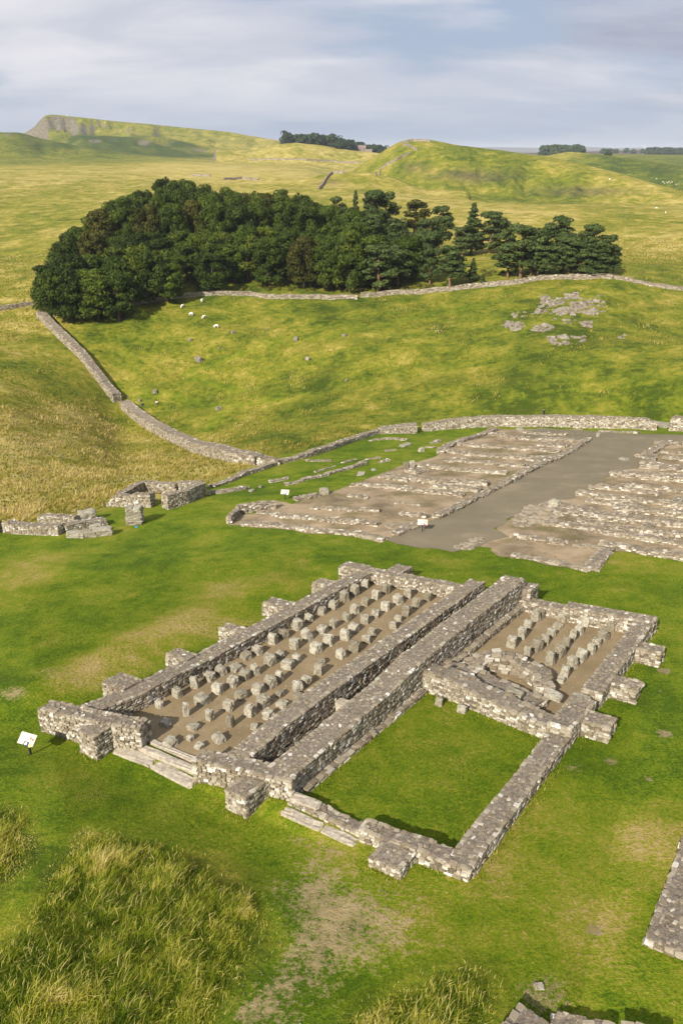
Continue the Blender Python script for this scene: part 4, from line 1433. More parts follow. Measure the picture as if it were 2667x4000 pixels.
SRN = ['row nearest the passage', 'second row from the passage', 'third row from the passage', 'row nearest the outer wall']
for ri, row in enumerate(SROWS):
    for ci, (x_, y_, w_, h_) in enumerate(row):
        P_ = planes('z3', [(x_, y_)])[0]
        pillar(P_, w_, h_, 2.044, 'grey upright stone, %s from the kiln in the %s' % (ORD[ci], SRN[ri]), 'floor-support stones of the smaller room')
# toppled stones by the doorway
for n_, (x_, y_, w_, h_, lab) in enumerate(((405, 955, 75, 40, 'low flat stone lying on the gravel between the doorway and the first uprights'), (560, 1030, 80, 70, 'squat tilted block on the gravel behind the front wall'), (265, 1055, 85, 75, 'mossy rounded block at the edge of the doorway shadow'),
                                            (240, 930, 80, 60, 'dark shaded stone in the shadow of the front wall'), (660, 592, 80, 42, 'slab lying flat between the first and second rows of uprights'), (385, 1018, 40, 20, 'small loose stone on the gravel near the doorway'), (440, 1068, 55, 45, 'stone half hidden behind the front wall beside the doorway'))):
    P_ = planes('z8', [(x_, y_)])[0]
    ob = pillar(P_, w_, h_, 1.568, lab, None)
    ob.name = 'fallen_stone'
    if 'group' in ob:
        del ob['group']

# ------------------------------------------------------------------ other ruins
def ruin(name, label, cat, specs, group=None, n_single=150, frame=None, blanks=BLANKS, course=0.2, plane=False, min_px=9.0):
    """specs: (part, label, frame, pts, width, heights, kwargs)"""
    walls, first = [], None
    for part, lab, fr, pts, w, h, kw in specs:
        P_ = planes(fr, pts) if plane else hits(fr, pts)
        if first is None:
            first = P_[0].copy()
        S = Stones()
        kw = dict(kw)
        kw.setdefault('course', course)
        kw.setdefault('drop', 0.3)
        V, Fc = lay_wall(P_[:, :2], w, h, gz, S, **kw)
        walls.append((part, lab, S, V, Fc))
    root = thing(name, label, cat, first, group)
    build_masonry(root, walls, first, n_single, blanks, min_px)
    return root, first


# north gate of the fort
gl, g0 = ruin('gate_tower_ruin', 'low square stone gate tower ruin with big blocks at its foot', 'ruin', [
    ('wall', None, 'gt', [(60, 470), (450, 488)], 1.3, [1.15, 0.95], dict(ragged=.08)),
    ('wall', None, 'gt', [(470, 475), (760, 420)], 1.2, [0.85, 0.8], dict(ragged=.08)),
    ('wall', None, 'gt', [(300, 400), (560, 415)], 1.0, [0.9, 0.8], dict(ragged=.08)),
    ('wall', None, 'gt', [(-160, 480), (10, 475)], 1.2, [1.35, 1.25], dict(ragged=.08))], 'gate towers', 220)
for n_, (x_, y_, w_, d_, h_) in enumerate(((550, 520, 1.9, .9, .6), (645, 517, 1.5, .9, .75), (735, 505, 2.0, 1.0, .8), (690, 492, 1.2, .8, .95), (630, 395, 1.9, 1.2, 1.1))):
    q_ = hits('gt', [(x_, y_)])[0]
    s_ = link('block', mesh_np('block', *PILLARS[n_], 4, M['pillar']), gl, q_ + np.array([0, 0.35, h_ / 2 - 0.05]) - g0)
    s_.scale = (w_, d_, h_)
    s_.rotation_euler = (0, 0, -0.1 + 0.15 * n_)
gr_, _ = ruin('gate_tower_ruin', 'hollow stone gate tower ruin with a doorway gap beside the free-standing pier', 'ruin', [
    ('wall', None, 'gt', [(785, 290), (860, 285), (1105, 292)], 1.2, [0.45, 1.35, 1.55], dict(ragged=.1)),
    ('wall', None, 'gt', [(1195, 310), (1330, 270), (1465, 215)], 1.2, [1.75, 1.6, 1.75], dict(ragged=.07)),
    ('wall', None, 'gt', [(1050, 190), (1280, 195)], 1.0, [1.6, 1.3], dict(ragged=.1)),
    ('wall', None, 'gt', [(1290, 190), (1460, 180)], 1.0, [1.3, 1.35], dict(ragged=.1)),
    ('wall', None, 'gt', [(880, 265), (1040, 190)], 1.0, [1.3, 1.5], dict(ragged=.12))], 'gate towers', 220)
# free-standing pier of squared blocks
q0 = hits('gt', [(970, 425)])[0]
pier = thing('gate_pier', 'free-standing square pier of big squared blocks on the lawn between the gate towers', 'pier', q0)
zz = -0.1
for n_, hgt in enumerate((0.42, 0.40, 0.38, 0.40)):
    st_ = link('block', mesh_np('block', *PILLARS[n_ % 8], 4, M['pillar']), pier, (rng.normal(0, .03), 0.55 + rng.normal(0, .03), zz + hgt / 2))
    st_.scale = (1.72, 1.4, hgt * 1.10)
    st_.rotation_euler = (0, 0, rng.normal(0.05, .03))
    zz += hgt
for s_i in (-1, 1):
    st_ = link('cap_stone', mesh_np('block', *PILLARS[3 + s_i], 4, M['pillar']), pier, (s_i * 0.40, 0.5, zz + 0.16))
    st_.scale = (0.80, 1.2, 0.42)
bl_ = hits('gt', [(985, 443)])[0]
link('blue_tray', boxes_mesh('tray', [((0, 0, .04), (.26, .16, .06)), ((0, 0, .08), (.29, .19, .02))], flat_mat('blue_plastic', (0.03, 0.30, 0.55), 0.4, 0.05)), None, bl_, 'small blue object at the foot of the free-standing pier', 'tray')

# fort curtain wall
ruin('fort_wall', 'low curving fort wall from the corner of the frontier wall up to the tower platform', 'wall', [
    ('wall', None, 'ba', [(-40, 560), (80, 520), (200, 470), (330, 430), (410, 398)], 1.0, [.25, .35, .45, .5, .5], dict(ragged=.1)),
    ('wall', None, 'ba', [(400, 395), (560, 362), (650, 338), (800, 292), (950, 235), (1080, 195), (1180, 165)], 1.1, [.55, .6, .75, .8, .8, .7, .8], dict(ragged=.08))], None, 150, blanks=BLOCKS)
ruin('tower_platform', 'solid square tower platform of neat courses against the fort wall', 'ruin', [
    ('wall', None, 'ba', [(1170, 165), (1430, 160)], 2.6, [0.85, 1.35], dict(ragged=.05, ends=(1, 1)))], None, 90)
ruin('fort_wall', 'tall straight fort wall in neat courses behind the barracks road', 'wall', [
    ('wall', None, 'bl', [(300, 165), (450, 148), (600, 138), (760, 128), (900, 122), (1230, 122), (1568, 130), (1780, 138)], 1.3, [1.35, 1.55, 1.7, 1.75, 1.75, 1.8, 1.8, 1.8], dict(ragged=.06)),
    ('wall', None, 'fe', [(480, 278), (800, 282), (1190, 296), (1290, 300)], 1.4, [1.8, 1.85, 1.7, 1.2], dict(ragged=.10)),
    ('wall', None, 'fe', [(1440, 300), (1700, 315)], 2.0, [2.2, 2.0], dict(ragged=.1)),
    ('kerb', None, 'fe', [(730, 325), (1120, 338)], 0.8, [.3, .3], dict(ragged=.06))], None, 300, blanks=BLOCKS)
for n_, (x_, y_) in enumerate(((1340, 290), (1380, 270), (1345, 262))):
    pass

# rubble lines on the grass inside the wall
RUB = [('ba', [(-60, 610), (100, 592), (215, 570)], .7, [.45, .5, .3], 'short ragged stone wall stub on the lawn near the gate tower'), ('ba', [(375, 525), (505, 500)], .6, [.15, .3], 'small stone wall stub on the lawn beyond the info panel'),
       ('ba', [(490, 545), (570, 530), (650, 500), (760, 482), (850, 452), (940, 430), (1060, 395)], .7, [.1, .15, .2, .35, .3, .3, .4], 'long broken line of foundation stones running up the lawn'),
       ('ba', [(700, 452), (850, 405)], .4, [.1, .15], 'faint row of foundation stones on the lawn'), ('ba', [(900, 385), (1000, 358)], .5, [.15, .2], 'small cluster of foundation stones on the lawn'),
       ('ba', [(1060, 362), (1170, 352)], .4, [.1, .1], 'low grassy line of stones on the lawn'), ('ba', [(1155, 385), (1230, 372)], .6, [.15, .25], 'short stub of stones on the lawn near the orthostats'),
       ('ba', [(1095, 228), (1210, 212), (1360, 222)], .8, [.2, .3, .3], 'heap of loose stones below the tower platform'), ('ba', [(1205, 300), (1285, 292)], .7, [.2, .25], 'small pile of stones on the lawn below the tower platform'),
       ('bl', [(360, 260), (425, 245)], .7, [.25, .3], 'stone pile on the lawn left of the far barrack room'), ('bl', [(310, 285), (380, 292)], .5, [.12, .12], 'flat stones beside the pile on the lawn'), ('ba', [(640, 372), (820, 372)], .6, [.15, .2], 'paved ledge of stones beside the fort wall')]
for fr, pts, w_, h_, lab in RUB:
    ruin('foundation_stones', lab, 'stones', [('row', None, fr, pts, w_, h_, dict(ragged=.12, topsize=.36))], 'loose foundation stones on the lawn', 20)
for n_, (fr, x_, y_, sx, sy, sz, lab) in enumerate((('ba', 770, 612, 1.1, .8, .75, 'large pale boulder at the edge of the bare earth'), ('bl', 168, 452, .75, .5, .95, 'upright pale slab, the left of a pair'), ('bl', 212, 448, .65, .5, 1.05, 'upright pale slab, the right of a pair'),
                                                    ('bl', 285, 322, .85, .6, .6, 'pale boulder on the lawn below the stone pile'), ('bl', 165, 280, 2.2, 1.0, .35, 'dark leaning slab over a hollow in the lawn'), ('ba', 245, 592, .7, .5, .3, 'small flat stone on the lawn after the wall stub'),
                                                    ('ba', 310, 562, .5, .4, .3, 'little stone alone on the lawn'), ('ba', 1030, 472, 2.2, .9, .12, 'long flat slab in the grass'), ('ba', 1125, 438, 1.4, .6, .1, 'short flat slab in the grass'),
                                                    ('bl', 1040, 165, 1.4, .9, .5, 'boulder at the far end of the barracks'), ('br', 785, 160, .5, .4, .7, 'mossy standing stone at the road corner'), ('br', 1030, 372, 1.3, .8, .3, 'flat stone lying on the road by the far ruins'), ('br', 390, 815, 1.1, .9, .9, 'pale upright block at the end of the ruin wall by the road'), ('fe', 1365, 275, 2.6, 2.2, .5, 'worn earth ramp stone in the gap of the fort wall'))):
    q_ = hits(fr, [(x_, y_)])[0]
    ob = link('boulder', PILLAR_ME[n_ % 8], None, q_ + np.array([0, sy * .3, sz / 2 - 0.08]), lab, 'stone')
    ob.scale = (sx, sy, sz)
    ob.rotation_euler = (0, 0.05, 0.2 * n_)

# barracks
LBW = [('ba', [(300, 752), (640, 792), (780, 802), (1030, 826), (1150, 838)], .9, .35), ('ba', [(175, 832), (330, 838), (510, 852), (720, 882), (890, 892), (1050, 915), (1200, 945)], 1.0, .28), ('ba', [(1270, 905), (1345, 872), (1450, 838)], 1.3, .3),
       ('ba', [(560, 655), (640, 642), (720, 622)], .9, .35), ('ba', [(680, 712), (870, 727), (1090, 732), (1160, 737)], .8, .25), ('ba', [(950, 627), (1080, 642)], .8, .3), ('ba', [(140, 752), (270, 735), (410, 715)], .6, .95),
       ('ba', [(85, 822), (140, 760)], .6, .8), ('ba', [(960, 552), (1100, 553), (1290, 573), (1380, 588), (1560, 608)], 1.0, .35), ('ba', [(1170, 492), (1370, 522)], .8, .3),
       ('bl', [(0, 520), (200, 545), (380, 565), (560, 575), (790, 585)], 1.3, .55), ('bl', [(360, 602), (560, 612), (720, 632)], 1.2, .4), ('bl', [(0, 588), (170, 618), (350, 642), (600, 668)], 1.0, .4),
       ('bl', [(270, 435), (470, 462), (720, 480), (930, 496)], .9, .4), ('bl', [(470, 398), (650, 408), (850, 424), (1080, 436)], 1.3, .35), ('bl', [(440, 318), (560, 340), (700, 352), (950, 374), (1280, 390)], 1.4, .4),
       ('bl', [(570, 272), (780, 290), (1050, 308), (1340, 328)], 1.1, .35), ('bl', [(810, 195), (950, 218), (1080, 234), (1440, 246)], 1.2, .4), ('bl', [(1070, 183), (1200, 193), (1390, 199)], .9, .3),
       ('bl', [(1560, 235), (1420, 330), (1320, 380), (1180, 436), (1050, 500), (920, 575), (820, 625), (680, 695), (560, 755), (400, 833)], 1.1, .38), ('bl', [(850, 155), (700, 214), (570, 255), (440, 314), (430, 338)], 1.3, .4),
       ('bl', [(130, 804), (320, 828)], .8, .35), ('bl', [(90, 722), (280, 738)], .5, .18), ('bl', [(1180, 270), (1400, 285)], 2.6, .28), ('bl', [(300, 470), (200, 490)], 2.2, .35), ('bl', [(1120, 400), (1330, 360)], 2.0, .3),
       ('bl', [(20, 905), (120, 895), (230, 880)], .9, .25)]
BRW = [('br', [(0, 1258), (220, 1284), (400, 1324), (700, 1388)], .8, .22), ('br', [(720, 1385), (800, 1275), (890, 1185)], 1.3, .3), ('br', [(800, 1165), (1080, 1196), (1250, 1234), (1568, 1284), (1800, 1320)], 1.1, .4), ('br', [(0, 1075), (120, 1090), (260, 1114), (480, 1144)], .9, .3),
       ('br', [(560, 1168), (780, 1184)], .6, .15), ('br', [(280, 964), (450, 975), (560, 988)], 1.2, .3), ('br', [(560, 986), (700, 1016), (900, 1055), (1150, 1090), (1380, 1134), (1568, 1164), (1800, 1200)], 1.0, .4),
       ('br', [(620, 952), (800, 992), (960, 1017), (1280, 1052), (1568, 1076), (1800, 1100)], .9, .5), ('br', [(380, 868), (560, 872), (700, 895), (900, 922), (1250, 952), (1568, 980), (1800, 1000)], 1.4, .55), ('br', [(420, 800), (600, 830), (760, 856), (900, 886)], 1.2, .35),
       ('br', [(930, 835), (1200, 856), (1568, 892), (1800, 915)], 1.2, .55), ('br', [(680, 750), (850, 776), (1180, 806)], .8, .3), ('br', [(590, 695), (820, 722), (1000, 742), (1200, 768), (1568, 806), (1800, 830)], .9, .45), ('br', [(700, 634), (860, 637), (1080, 657), (1340, 690)], .9, .4),
       ('br', [(960, 606), (1100, 622), (1350, 648), (1568, 668), (1800, 690)], .8, .35), ('br', [(900, 518), (1100, 530), (1350, 556), (1568, 572), (1800, 590)], 1.1, .65), ('br', [(960, 480), (1150, 486), (1568, 524), (1800, 545)], .5, .2), ('br', [(1180, 440), (1380, 460), (1568, 472), (1800, 490)], .9, .45),
       ('br', [(1230, 405), (1400, 434), (1568, 446)], .9, .35), ('br', [(1390, 355), (1568, 375), (1800, 395)], .9, .4), ('br', [(1370, 304), (1568, 320), (1800, 340)], .8, .3), ('br', [(1300, 215), (1430, 220), (1568, 235), (1800, 250)], 1.2, .35), ('br', [(1420, 214), (1330, 264), (1240, 324), (1170, 348)], 1.4, .35),
       ('br', [(1280, 334), (1250, 384), (1220, 414)], 1.6, .4), ('br', [(1200, 1034), (1270, 964)], 1.0, .3), ('br', [(1530, 720), (1500, 784)], .9, .3), ('br', [(1000, 815), (1180, 828)], .8, .25)]
ruin('barrack_ruin', 'low stone footings of a barrack block left of the gravel road', 'ruin', [('footing', None, fr, p, w_, h_, dict(ragged=.10, topsize=.33, course=.15, slen=(.2, .5), jit=.05)) for fr, p, w_, h_ in [(q[0], q[1], q[2] * .9, q[3] + .03) for q in LBW]], 'barrack ruins', 300, min_px=8, blanks=BLOCKS)
ruin('barrack_ruin', 'low stone footings of a barrack block right of the gravel road', 'ruin', [('footing', None, fr, p, w_, h_, dict(ragged=.10, topsize=.33, course=.15, slen=(.2, .5), jit=.05)) for fr, p, w_, h_ in [(q[0], q[1], q[2] * .9, q[3] + .03) for q in BRW]], 'barrack ruins', 300, min_px=8, blanks=BLOCKS)

bp = lambda fr, pts: [tuple(q[:2]) for q in hits(fr, pts)]
LB_POLY = bp('ba', [(60, 835), (130, 770), (290, 745), (360, 665), (420, 655), (540, 680), (700, 612), (820, 590), (960, 545), (1180, 460), (1330, 400)]) + bp('bl', [(240, 400), (340, 375), (420, 350), (430, 300), (570, 240), (700, 205), (850, 145), (1100, 150), (1500, 150), (1570, 225), (1420, 335), (1180, 440), (920, 580), (680, 700), (400, 838), (140, 940), (20, 1000)]) + bp('ba', [(1180, 960), (900, 900), (700, 895), (400, 860), (180, 838)])
RB_POLY = bp('br', [(-280, 1100), (-60, 1085), (-160, 1000), (-60, 930), (130, 800), (350, 740), (560, 720), (700, 620), (900, 490), (960, 460), (1160, 440), (1220, 380), (1160, 340), (1280, 200), (1568, 190), (1850, 200), (1850, 1340), (1568, 1300), (1250, 1250), (920, 1205), (740, 1395), (400, 1335), (0, 1265), (-120, 1250), (-200, 1180), (-290, 1170)])
ROAD = bp('bl', [(1100, 160), (1200, 140), (1570, 165)]) + bp('br', [(1000, 130), (1568, 140), (1850, 160), (1850, 235), (1568, 215), (1300, 205), (1180, 340), (1240, 390), (1180, 440), (960, 465), (880, 520), (700, 640), (570, 720), (350, 750), (130, 810), (-60, 935), (-150, 1010), (-60, 1085), (-120, 1110), (-300, 1170)]) + bp('bl', [(540, 1085), (300, 1062), (100, 1040), (20, 1000), (140, 938), (400, 838), (680, 700), (920, 580), (1180, 440), (1420, 335), (1560, 235), (1430, 230), (1080, 200)])
sheet('bare_earth', LB_POLY, M['earth'], 0.03, 0.9, 0.25, 5)
sheet('bare_earth', RB_POLY, M['earth'], 0.03, 0.9, 0.25, 6)
sheet('road', ROAD, M['road'], 0.045, 0.9, 0.25, 7)
# paving flags beside the road
for fr, poly, n_, lab, own in (('br', [(-10, 930), (130, 800), (360, 760), (480, 820), (380, 950), (60, 990)], 130, 'worn paving flags between the road and the right barrack block', 1), ('bl', [(550, 1060), (700, 980), (760, 1000), (660, 1075)], 40, 'small patch of broken paving at the lower road edge', 2)):
    q_ = np.array(bp(fr, poly))
    lo, hi = q_.min(0), q_.max(0)
    pts = rng.uniform(lo, hi, (4000, 2))
    pts = pts[in_poly(pts[:, 0], pts[:, 1], [tuple(t) for t in q_])][:n_]
    o_ = np.array([*q_.mean(0), gz(*[np.array([c_]) for c_ in q_.mean(0)])[0]])
    root = thing('paving', lab, 'paving', o_)
    for p_ in pts:
        st_ = link('flagstone', STONE_ME[rng.integers(0, 10)], root, np.array([p_[0], p_[1], gz(np.array([p_[0]]), np.array([p_[1]]))[0] + 0.06]) - o_)
        tn_ = float(rng.uniform(.1, .6))
        st_.color = (tn_, tn_, tn_, 1)
        st_.scale = (rng.uniform(.35, .8), rng.uniform(.3, .6), .12)
        st_.rotation_euler = (0, 0.03, rng.uniform(0, 3.14))

# ruins at the right edge of the picture
ruin('ruin_wall', 'broad low wall top of white and grey rubble at the edge of the lawn', 'wall', [
    ('wall', None, 'f', [(2655, 3760), (2775, 3380), (2865, 3100)], 2.4, [.45, .45, .45], dict(ragged=.03, topsize=.22))], None, 120)
ruin('ruin_wall', 'broken wall corner of flat grey stones below the lawn', 'wall', [
    ('wall', None, 'f', [(2080, 3985), (2015, 4080), (1930, 4200)], 1.0, [.5, .5, .5], dict(ragged=.12, topsize=.3)),
    ('wall', None, 'f', [(2150, 4015), (2270, 4050), (2400, 4080)], 0.9, [.35, .3, .3], dict(ragged=.12, topsize=.3)),
    ('wall', None, 'f', [(2430, 4075), (2600, 4120)], .8, [.5, .5], dict(ragged=.1, topsize=.3))], None, 80)
q_ = hits('rb', [(548, 1005)])[0]
ob = link('flat_stone', PILLAR_ME[2], None, q_ + np.array([0, 0, .02]), 'small flat stone on worn soil above the broken wall corner', 'stone')
ob.scale = (.32, .26, .12)

# frontier wall running down to the stream and up to the wood
hw = 'hw'
ruin('frontier_wall', 'long thick stone wall running uphill from the gate gap to the wood', 'wall', [
    ('wall', None, hw, [(95, 60), (150, 112), (220, 185), (300, 262), (380, 345), (440, 425), (500, 505), (565, 580)], 2.0, [1.5, 1.5, 1.5, 1.6, 1.6, 1.6, 1.6, 1.9], dict(ragged=.07, course=.24, slen=(.3, .6), topsize=.5))], 'frontier wall', 200, min_px=5, blanks=BLOCKS)
ruin('frontier_wall', 'thick stone wall curving from the gate gap down to the fort corner', 'wall', [
    ('wall', None, hw, [(610, 612), (700, 690), (800, 758), (900, 812), (1000, 858), (1150, 910), (1300, 948), (1430, 960), (1560, 960)], 2.1, [1.5, 1.7, 1.8, 1.8, 1.8, 1.8, 1.7, 1.3, .7], dict(ragged=.07, course=.24, slen=(.3, .6), topsize=.5))], 'frontier wall', 260, min_px=5, blanks=BLOCKS)

# dry-stone field walls
def field_wall(label, fr, pts, w_, h_, n=60, course=.25, slen=(.35, .7)):
    ruin('field_wall', label, 'wall', [('wall', None, fr, pts, w_, h_, dict(ragged=.08, course=course, slen=slen, topsize=.5, depth=.3))], 'dry-stone field walls', n, blanks=BLOCKS, min_px=5)


field_wall('dry-stone field wall along the foot of the dense wood', 'wl', [(480, 962), (600, 940), (700, 924), (760, 915), (880, 902), (950, 898), (1100, 902), (1220, 915), (1400, 914), (1560, 916)], .65, 1.1, 150)
field_wall('dry-stone field wall below the pines on the knoll', 'wr', [(160, 797), (330, 783), (500, 773), (630, 758), (820, 742), (960, 719), (1100, 718), (1255, 716)], .65, 1.2, 150)
field_wall('lower field wall continuing down the slope past the last pine', 'wr', [(1265, 716), (1400, 742), (1568, 768), (1750, 800)], .7, .9, 40)
field_wall('field wall leaving the frontier wall to the left', 'wl', [(-150, 985), (0, 966), (120, 948), (215, 932)], .7, 1.1, 40)
field_wall('short field wall stub under the leftmost trees', 'wl', [(215, 985), (300, 994)], .8, 1.2, 20)
field_wall('field wall climbing the nose of the domed hill', 'hf', [(455, 750), (520, 670), (560, 610), (620, 562), (760, 555)], 1.0, 1.7, 0, .5, (.8, 1.4))
field_wall('field wall climbing the flank of the domed hill', 'hf', [(1145, 580), (1200, 520), (1280, 462), (1400, 400), (1500, 350), (1560, 322)], 1.0, 1.7, 0, .5, (.8, 1.4))
field_wall('field wall along the crest of the domed hill', 'wr', [(405, 156), (345, 134), (345, 126), (380, 114), (460, 117)], 1.0, 1.7, 0, .5, (.8, 1.4))
field_wall('field wall beyond the treetops, nearer piece', 'wl', [(840, 378), (920, 382)], 1.0, 1.8, 0, .5, (.8, 1.4))
field_wall('field wall beyond the treetops, longer piece', 'wl', [(980, 396), (1060, 390), (1130, 397)], 1.0, 1.8, 0, .5, (.8, 1.4))
field_wall('far field wall across the straw-coloured slope', 'hf', [(-400, 385), (0, 393), (300, 400), (600, 408), (950, 428)], 1.2, 2.0, 0, .7, (1.2, 2.2))

# fence posts on the right field wall and by the gate tower
post_me = boxes_mesh('post', [((0, 0, .6), (.12, .12, 1.3)), ((0, 0, 1.27), (.15, .15, .06))], M['wood'])
for fr, x_, y_, lab in (('wr', 1382, 738, 'fence post on the lower field wall nearest the pines'), ('wr', 1492, 752, 'fence post farther down the lower field wall'), ('wr', 1180, 706, 'fence post by the field wall under the pines'), ('gt', 645, 345, 'dark post beside the low gate tower'), ('gt', 748, 298, 'dark post beside the hollow gate tower'), ('hw', 630, 572, 'white gatepost in the frontier wall gap')):
    q_ = hits(fr, [(x_, y_)])[0]
    p_ = link('fence_post', post_me, None, q_, lab, 'post', 'fence posts')
    if fr == 'gt':
        p_.scale = (.9, .9, .7)

# ------------------------------------------------------------------ information panels
def info_panel(fr, x, y, yaw, label, seal, seal_name):
    q_ = hits(fr, [(x, y)])[0]
    root = thing('info_panel', label, 'sign', q_, 'information panels')
    root.rotation_euler = (0, 0, yaw)
    tilt = Matrix.Rotation(R(38), 3, 'X')
    T = np.array(tilt)
    c0 = np.array([0.0, 0.0, 0.98])

    def plate(name, cx_, cy_, w, h, t, lift, mat, parent):
        off = T @ np.array([cx_, cy_, lift])
        return link(name, boxes_mesh(name, [(c0 + off * .9, (w * .9, h * .9, t), T)], mat), parent)
    link('post', boxes_mesh('post', [((0, 0.02, .46), (.09, .09, .96)), ((0, 0.02, .95), (.30, .26, .05), T)], M['post']), root)
    b_ = plate('board', 0, .02, 1.05, .66, .025, 0, M['panel_white'], root)
    plate('map_inset', .06, -.235, .34, .24, .012, .0165, M['panel_dark'], b_)
    plate('map_print', .04, -.23, .16, .15, .006, .025, M['panel_pale'], b_)
    plate('picture', .21, .10, .10, .13, .006, .0155, M['panel_print'], b_)
    plate('picture', .37, .06, .12, .12, .006, .0155, M['panel_print'], b_)
    for li in range(4):
        plate('text_line', -.28, .22 - li * .09, .34, .012, .004, .0145, M['panel_pale'], b_)
    # round seal
    ang = np.linspace(0, 2 * np.pi, 25)[:-1]
    cc = np.array([.30, -.255, 0])
    V = [c0 + T @ (cc + np.array([.085 * math.cos(t), .085 * math.sin(t), .022])) for t in ang] + [c0 + T @ (cc + np.array([.085 * math.cos(t), .085 * math.sin(t), .012])) for t in ang]
    Fc = [tuple(range(24))] + [(i, i + 24, (i + 1) % 24 + 24, (i + 1) % 24) for i in range(24)]
    link('round_seal', py_mesh('seal', V, Fc, seal), b_)
    return root


info_panel('f', 120, 2947, -0.34, 'white information panel on a dark post beside the granary corner', M['panel_yellow'], 'yellow')
info_panel('bl', 290, 935, -0.12, 'white information panel with a red spot, standing on the barracks road', M['panel_red'], 'red')
info_panel('ba', 487, 652, -0.16, 'white information panel on the lawn above the barrack corner', M['white'], 'white')

# ------------------------------------------------------------------ boulders and rock outcrop in the pasture
for n_, (fr, x_, y_, s_, lab) in enumerate((('hw', 1060, 330, 1.7, 'large grey boulder in the middle of the pasture'), ('d', 679, 782, 1.4, 'pointed grey boulder up the pasture'), ('hw', 1012, 205, 1.0, 'small grey boulder below the grazing sheep'), ('hw', 1272, 158, 1.0, 'low stone in the pasture right of the sheep'),
                                            ('hw', 1018, 48, .9, 'pale stone between the sheep'), ('d', 790, 772, 1.0, 'flat stone right of the pointed boulder'), ('d', 707, 826, 1.0, 'low stone below the pointed boulder'), ('hw', 793, 525, 1.3, 'pale stone beside the stream near the gate gap'), ('d', 503, 941, 1.4, 'flat pale slab on the streamside path'),
                                            ('hw', 700, 575, .8, 'stone near the frontier wall gate gap'), ('d', 612, 757, .6, 'tiny stone in the upper pasture'), ('d', 505, 800, .6, 'small stone beside the large grey boulder'), ('d', 795, 875, .7, 'low stone in the rushes'), ('d', 438, 780, .6, 'little stone above the large grey boulder'))):
    q_ = hits(fr, [(x_, y_)])[0]
    ob = link('boulder', ROCK_ME[n_ % 8], None, q_ + np.array([0, 0, s_ * .22]), lab, 'boulder', 'boulders in the pasture')
    ob.scale = (s_ * rng.uniform(.8, 1.1), s_ * .7, s_ * rng.uniform(.55, .85))
    ob.rotation_euler = (rng.normal(0, .15), rng.normal(0, .15), rng.uniform(0, 3))


def outcrop(label, fr, blobs):
    q0_ = None
    for x_, y_, w_, h_ in blobs:
        q_ = hits(fr, [(x_, y_)])[0]
        if q0_ is None:
            q0_ = q_.copy()
            root = thing('rock_outcrop', label, 'rock', q0_, 'rock outcrops')
        ob = link('rock', ROCK_ME[rng.integers(0, 8)], root, q_ - np.array([0, 0, h_ * 0.14]) - q0_)
        ob.scale = (w_, w_ * rng.uniform(.7, 1.0), h_ * .75)
        ob.rotation_euler = (rng.normal(0, .25) - .2, rng.normal(0, .2), rng.uniform(-.6, .6))


def blob_field(fr, boxes):
    out = []
    for x0, y0, x1, y1, n, s0, s1 in boxes:
        for _ in range(n):
            s = rng.uniform(s0, s1)
            out.append((rng.uniform(x0, x1), rng.uniform(y0, y1), s * rng.uniform(.9, 1.5), s * rng.uniform(.8, 1.2)))
    return out


outcrop('big pale rock outcrop on the knoll below the pines', 'wr', blob_field('wr', [(945, 795, 1030, 860, 26, .7, 1.8), (1030, 815, 1190, 875, 60, .6, 1.6), (1050, 775, 1100, 805, 9, .8, 1.7), (1110, 790, 1220, 870, 24, .4, .9), (900, 780, 1250, 900, 30, .25, .6)]))
outcrop('broken line of pale rocks below the main outcrop', 'wr', blob_field('wr', [(780, 905, 890, 940, 22, .6, 1.4), (910, 915, 1010, 945, 20, .6, 1.3), (830, 860, 880, 900, 5, .6, 1.2), (1040, 895, 1080, 915, 4, .7, 1.4), (1130, 900, 1175, 930, 5, .9, 1.7)]))
outcrop('lowest scatter of pale rocks on the knoll', 'wr', blob_field('wr', [(990, 970, 1070, 1000, 9, .8, 1.6), (1085, 970, 1140, 1000, 6, .7, 1.3), (1280, 960, 1320, 980, 3, .4, .9)]))


# ------------------------------------------------------------------ bodies from joints (skin modifier, applied once)
def skin_mesh(name, verts, edges, radii, mat, root=0, sub=2):
    me = bpy.data.meshes.new(name)
    me.from_pydata(verts, edges, [])
    ob = bpy.data.objects.new(name, me)
    COL.objects.link(ob)
    m = ob.modifiers.new('skin', 'SKIN')
    for i, r_ in enumerate(radii):
        me.skin_vertices[0].data[i].radius = r_ if isinstance(r_, tuple) else (r_, r_)
        me.skin_vertices[0].data[i].use_root = i == root
    s = ob.modifiers.new('sub', 'SUBSURF')
    s.levels = s.render_levels = sub
    dg = bpy.context.evaluated_depsgraph_get()
    res = bpy.data.meshes.new_from_object(ob.evaluated_get(dg))
    bpy.data.objects.remove(ob)
    res.materials.clear()
    res.materials.append(mat)
    res.polygons.foreach_set('use_smooth', [True] * len(res.polygons))
    return res


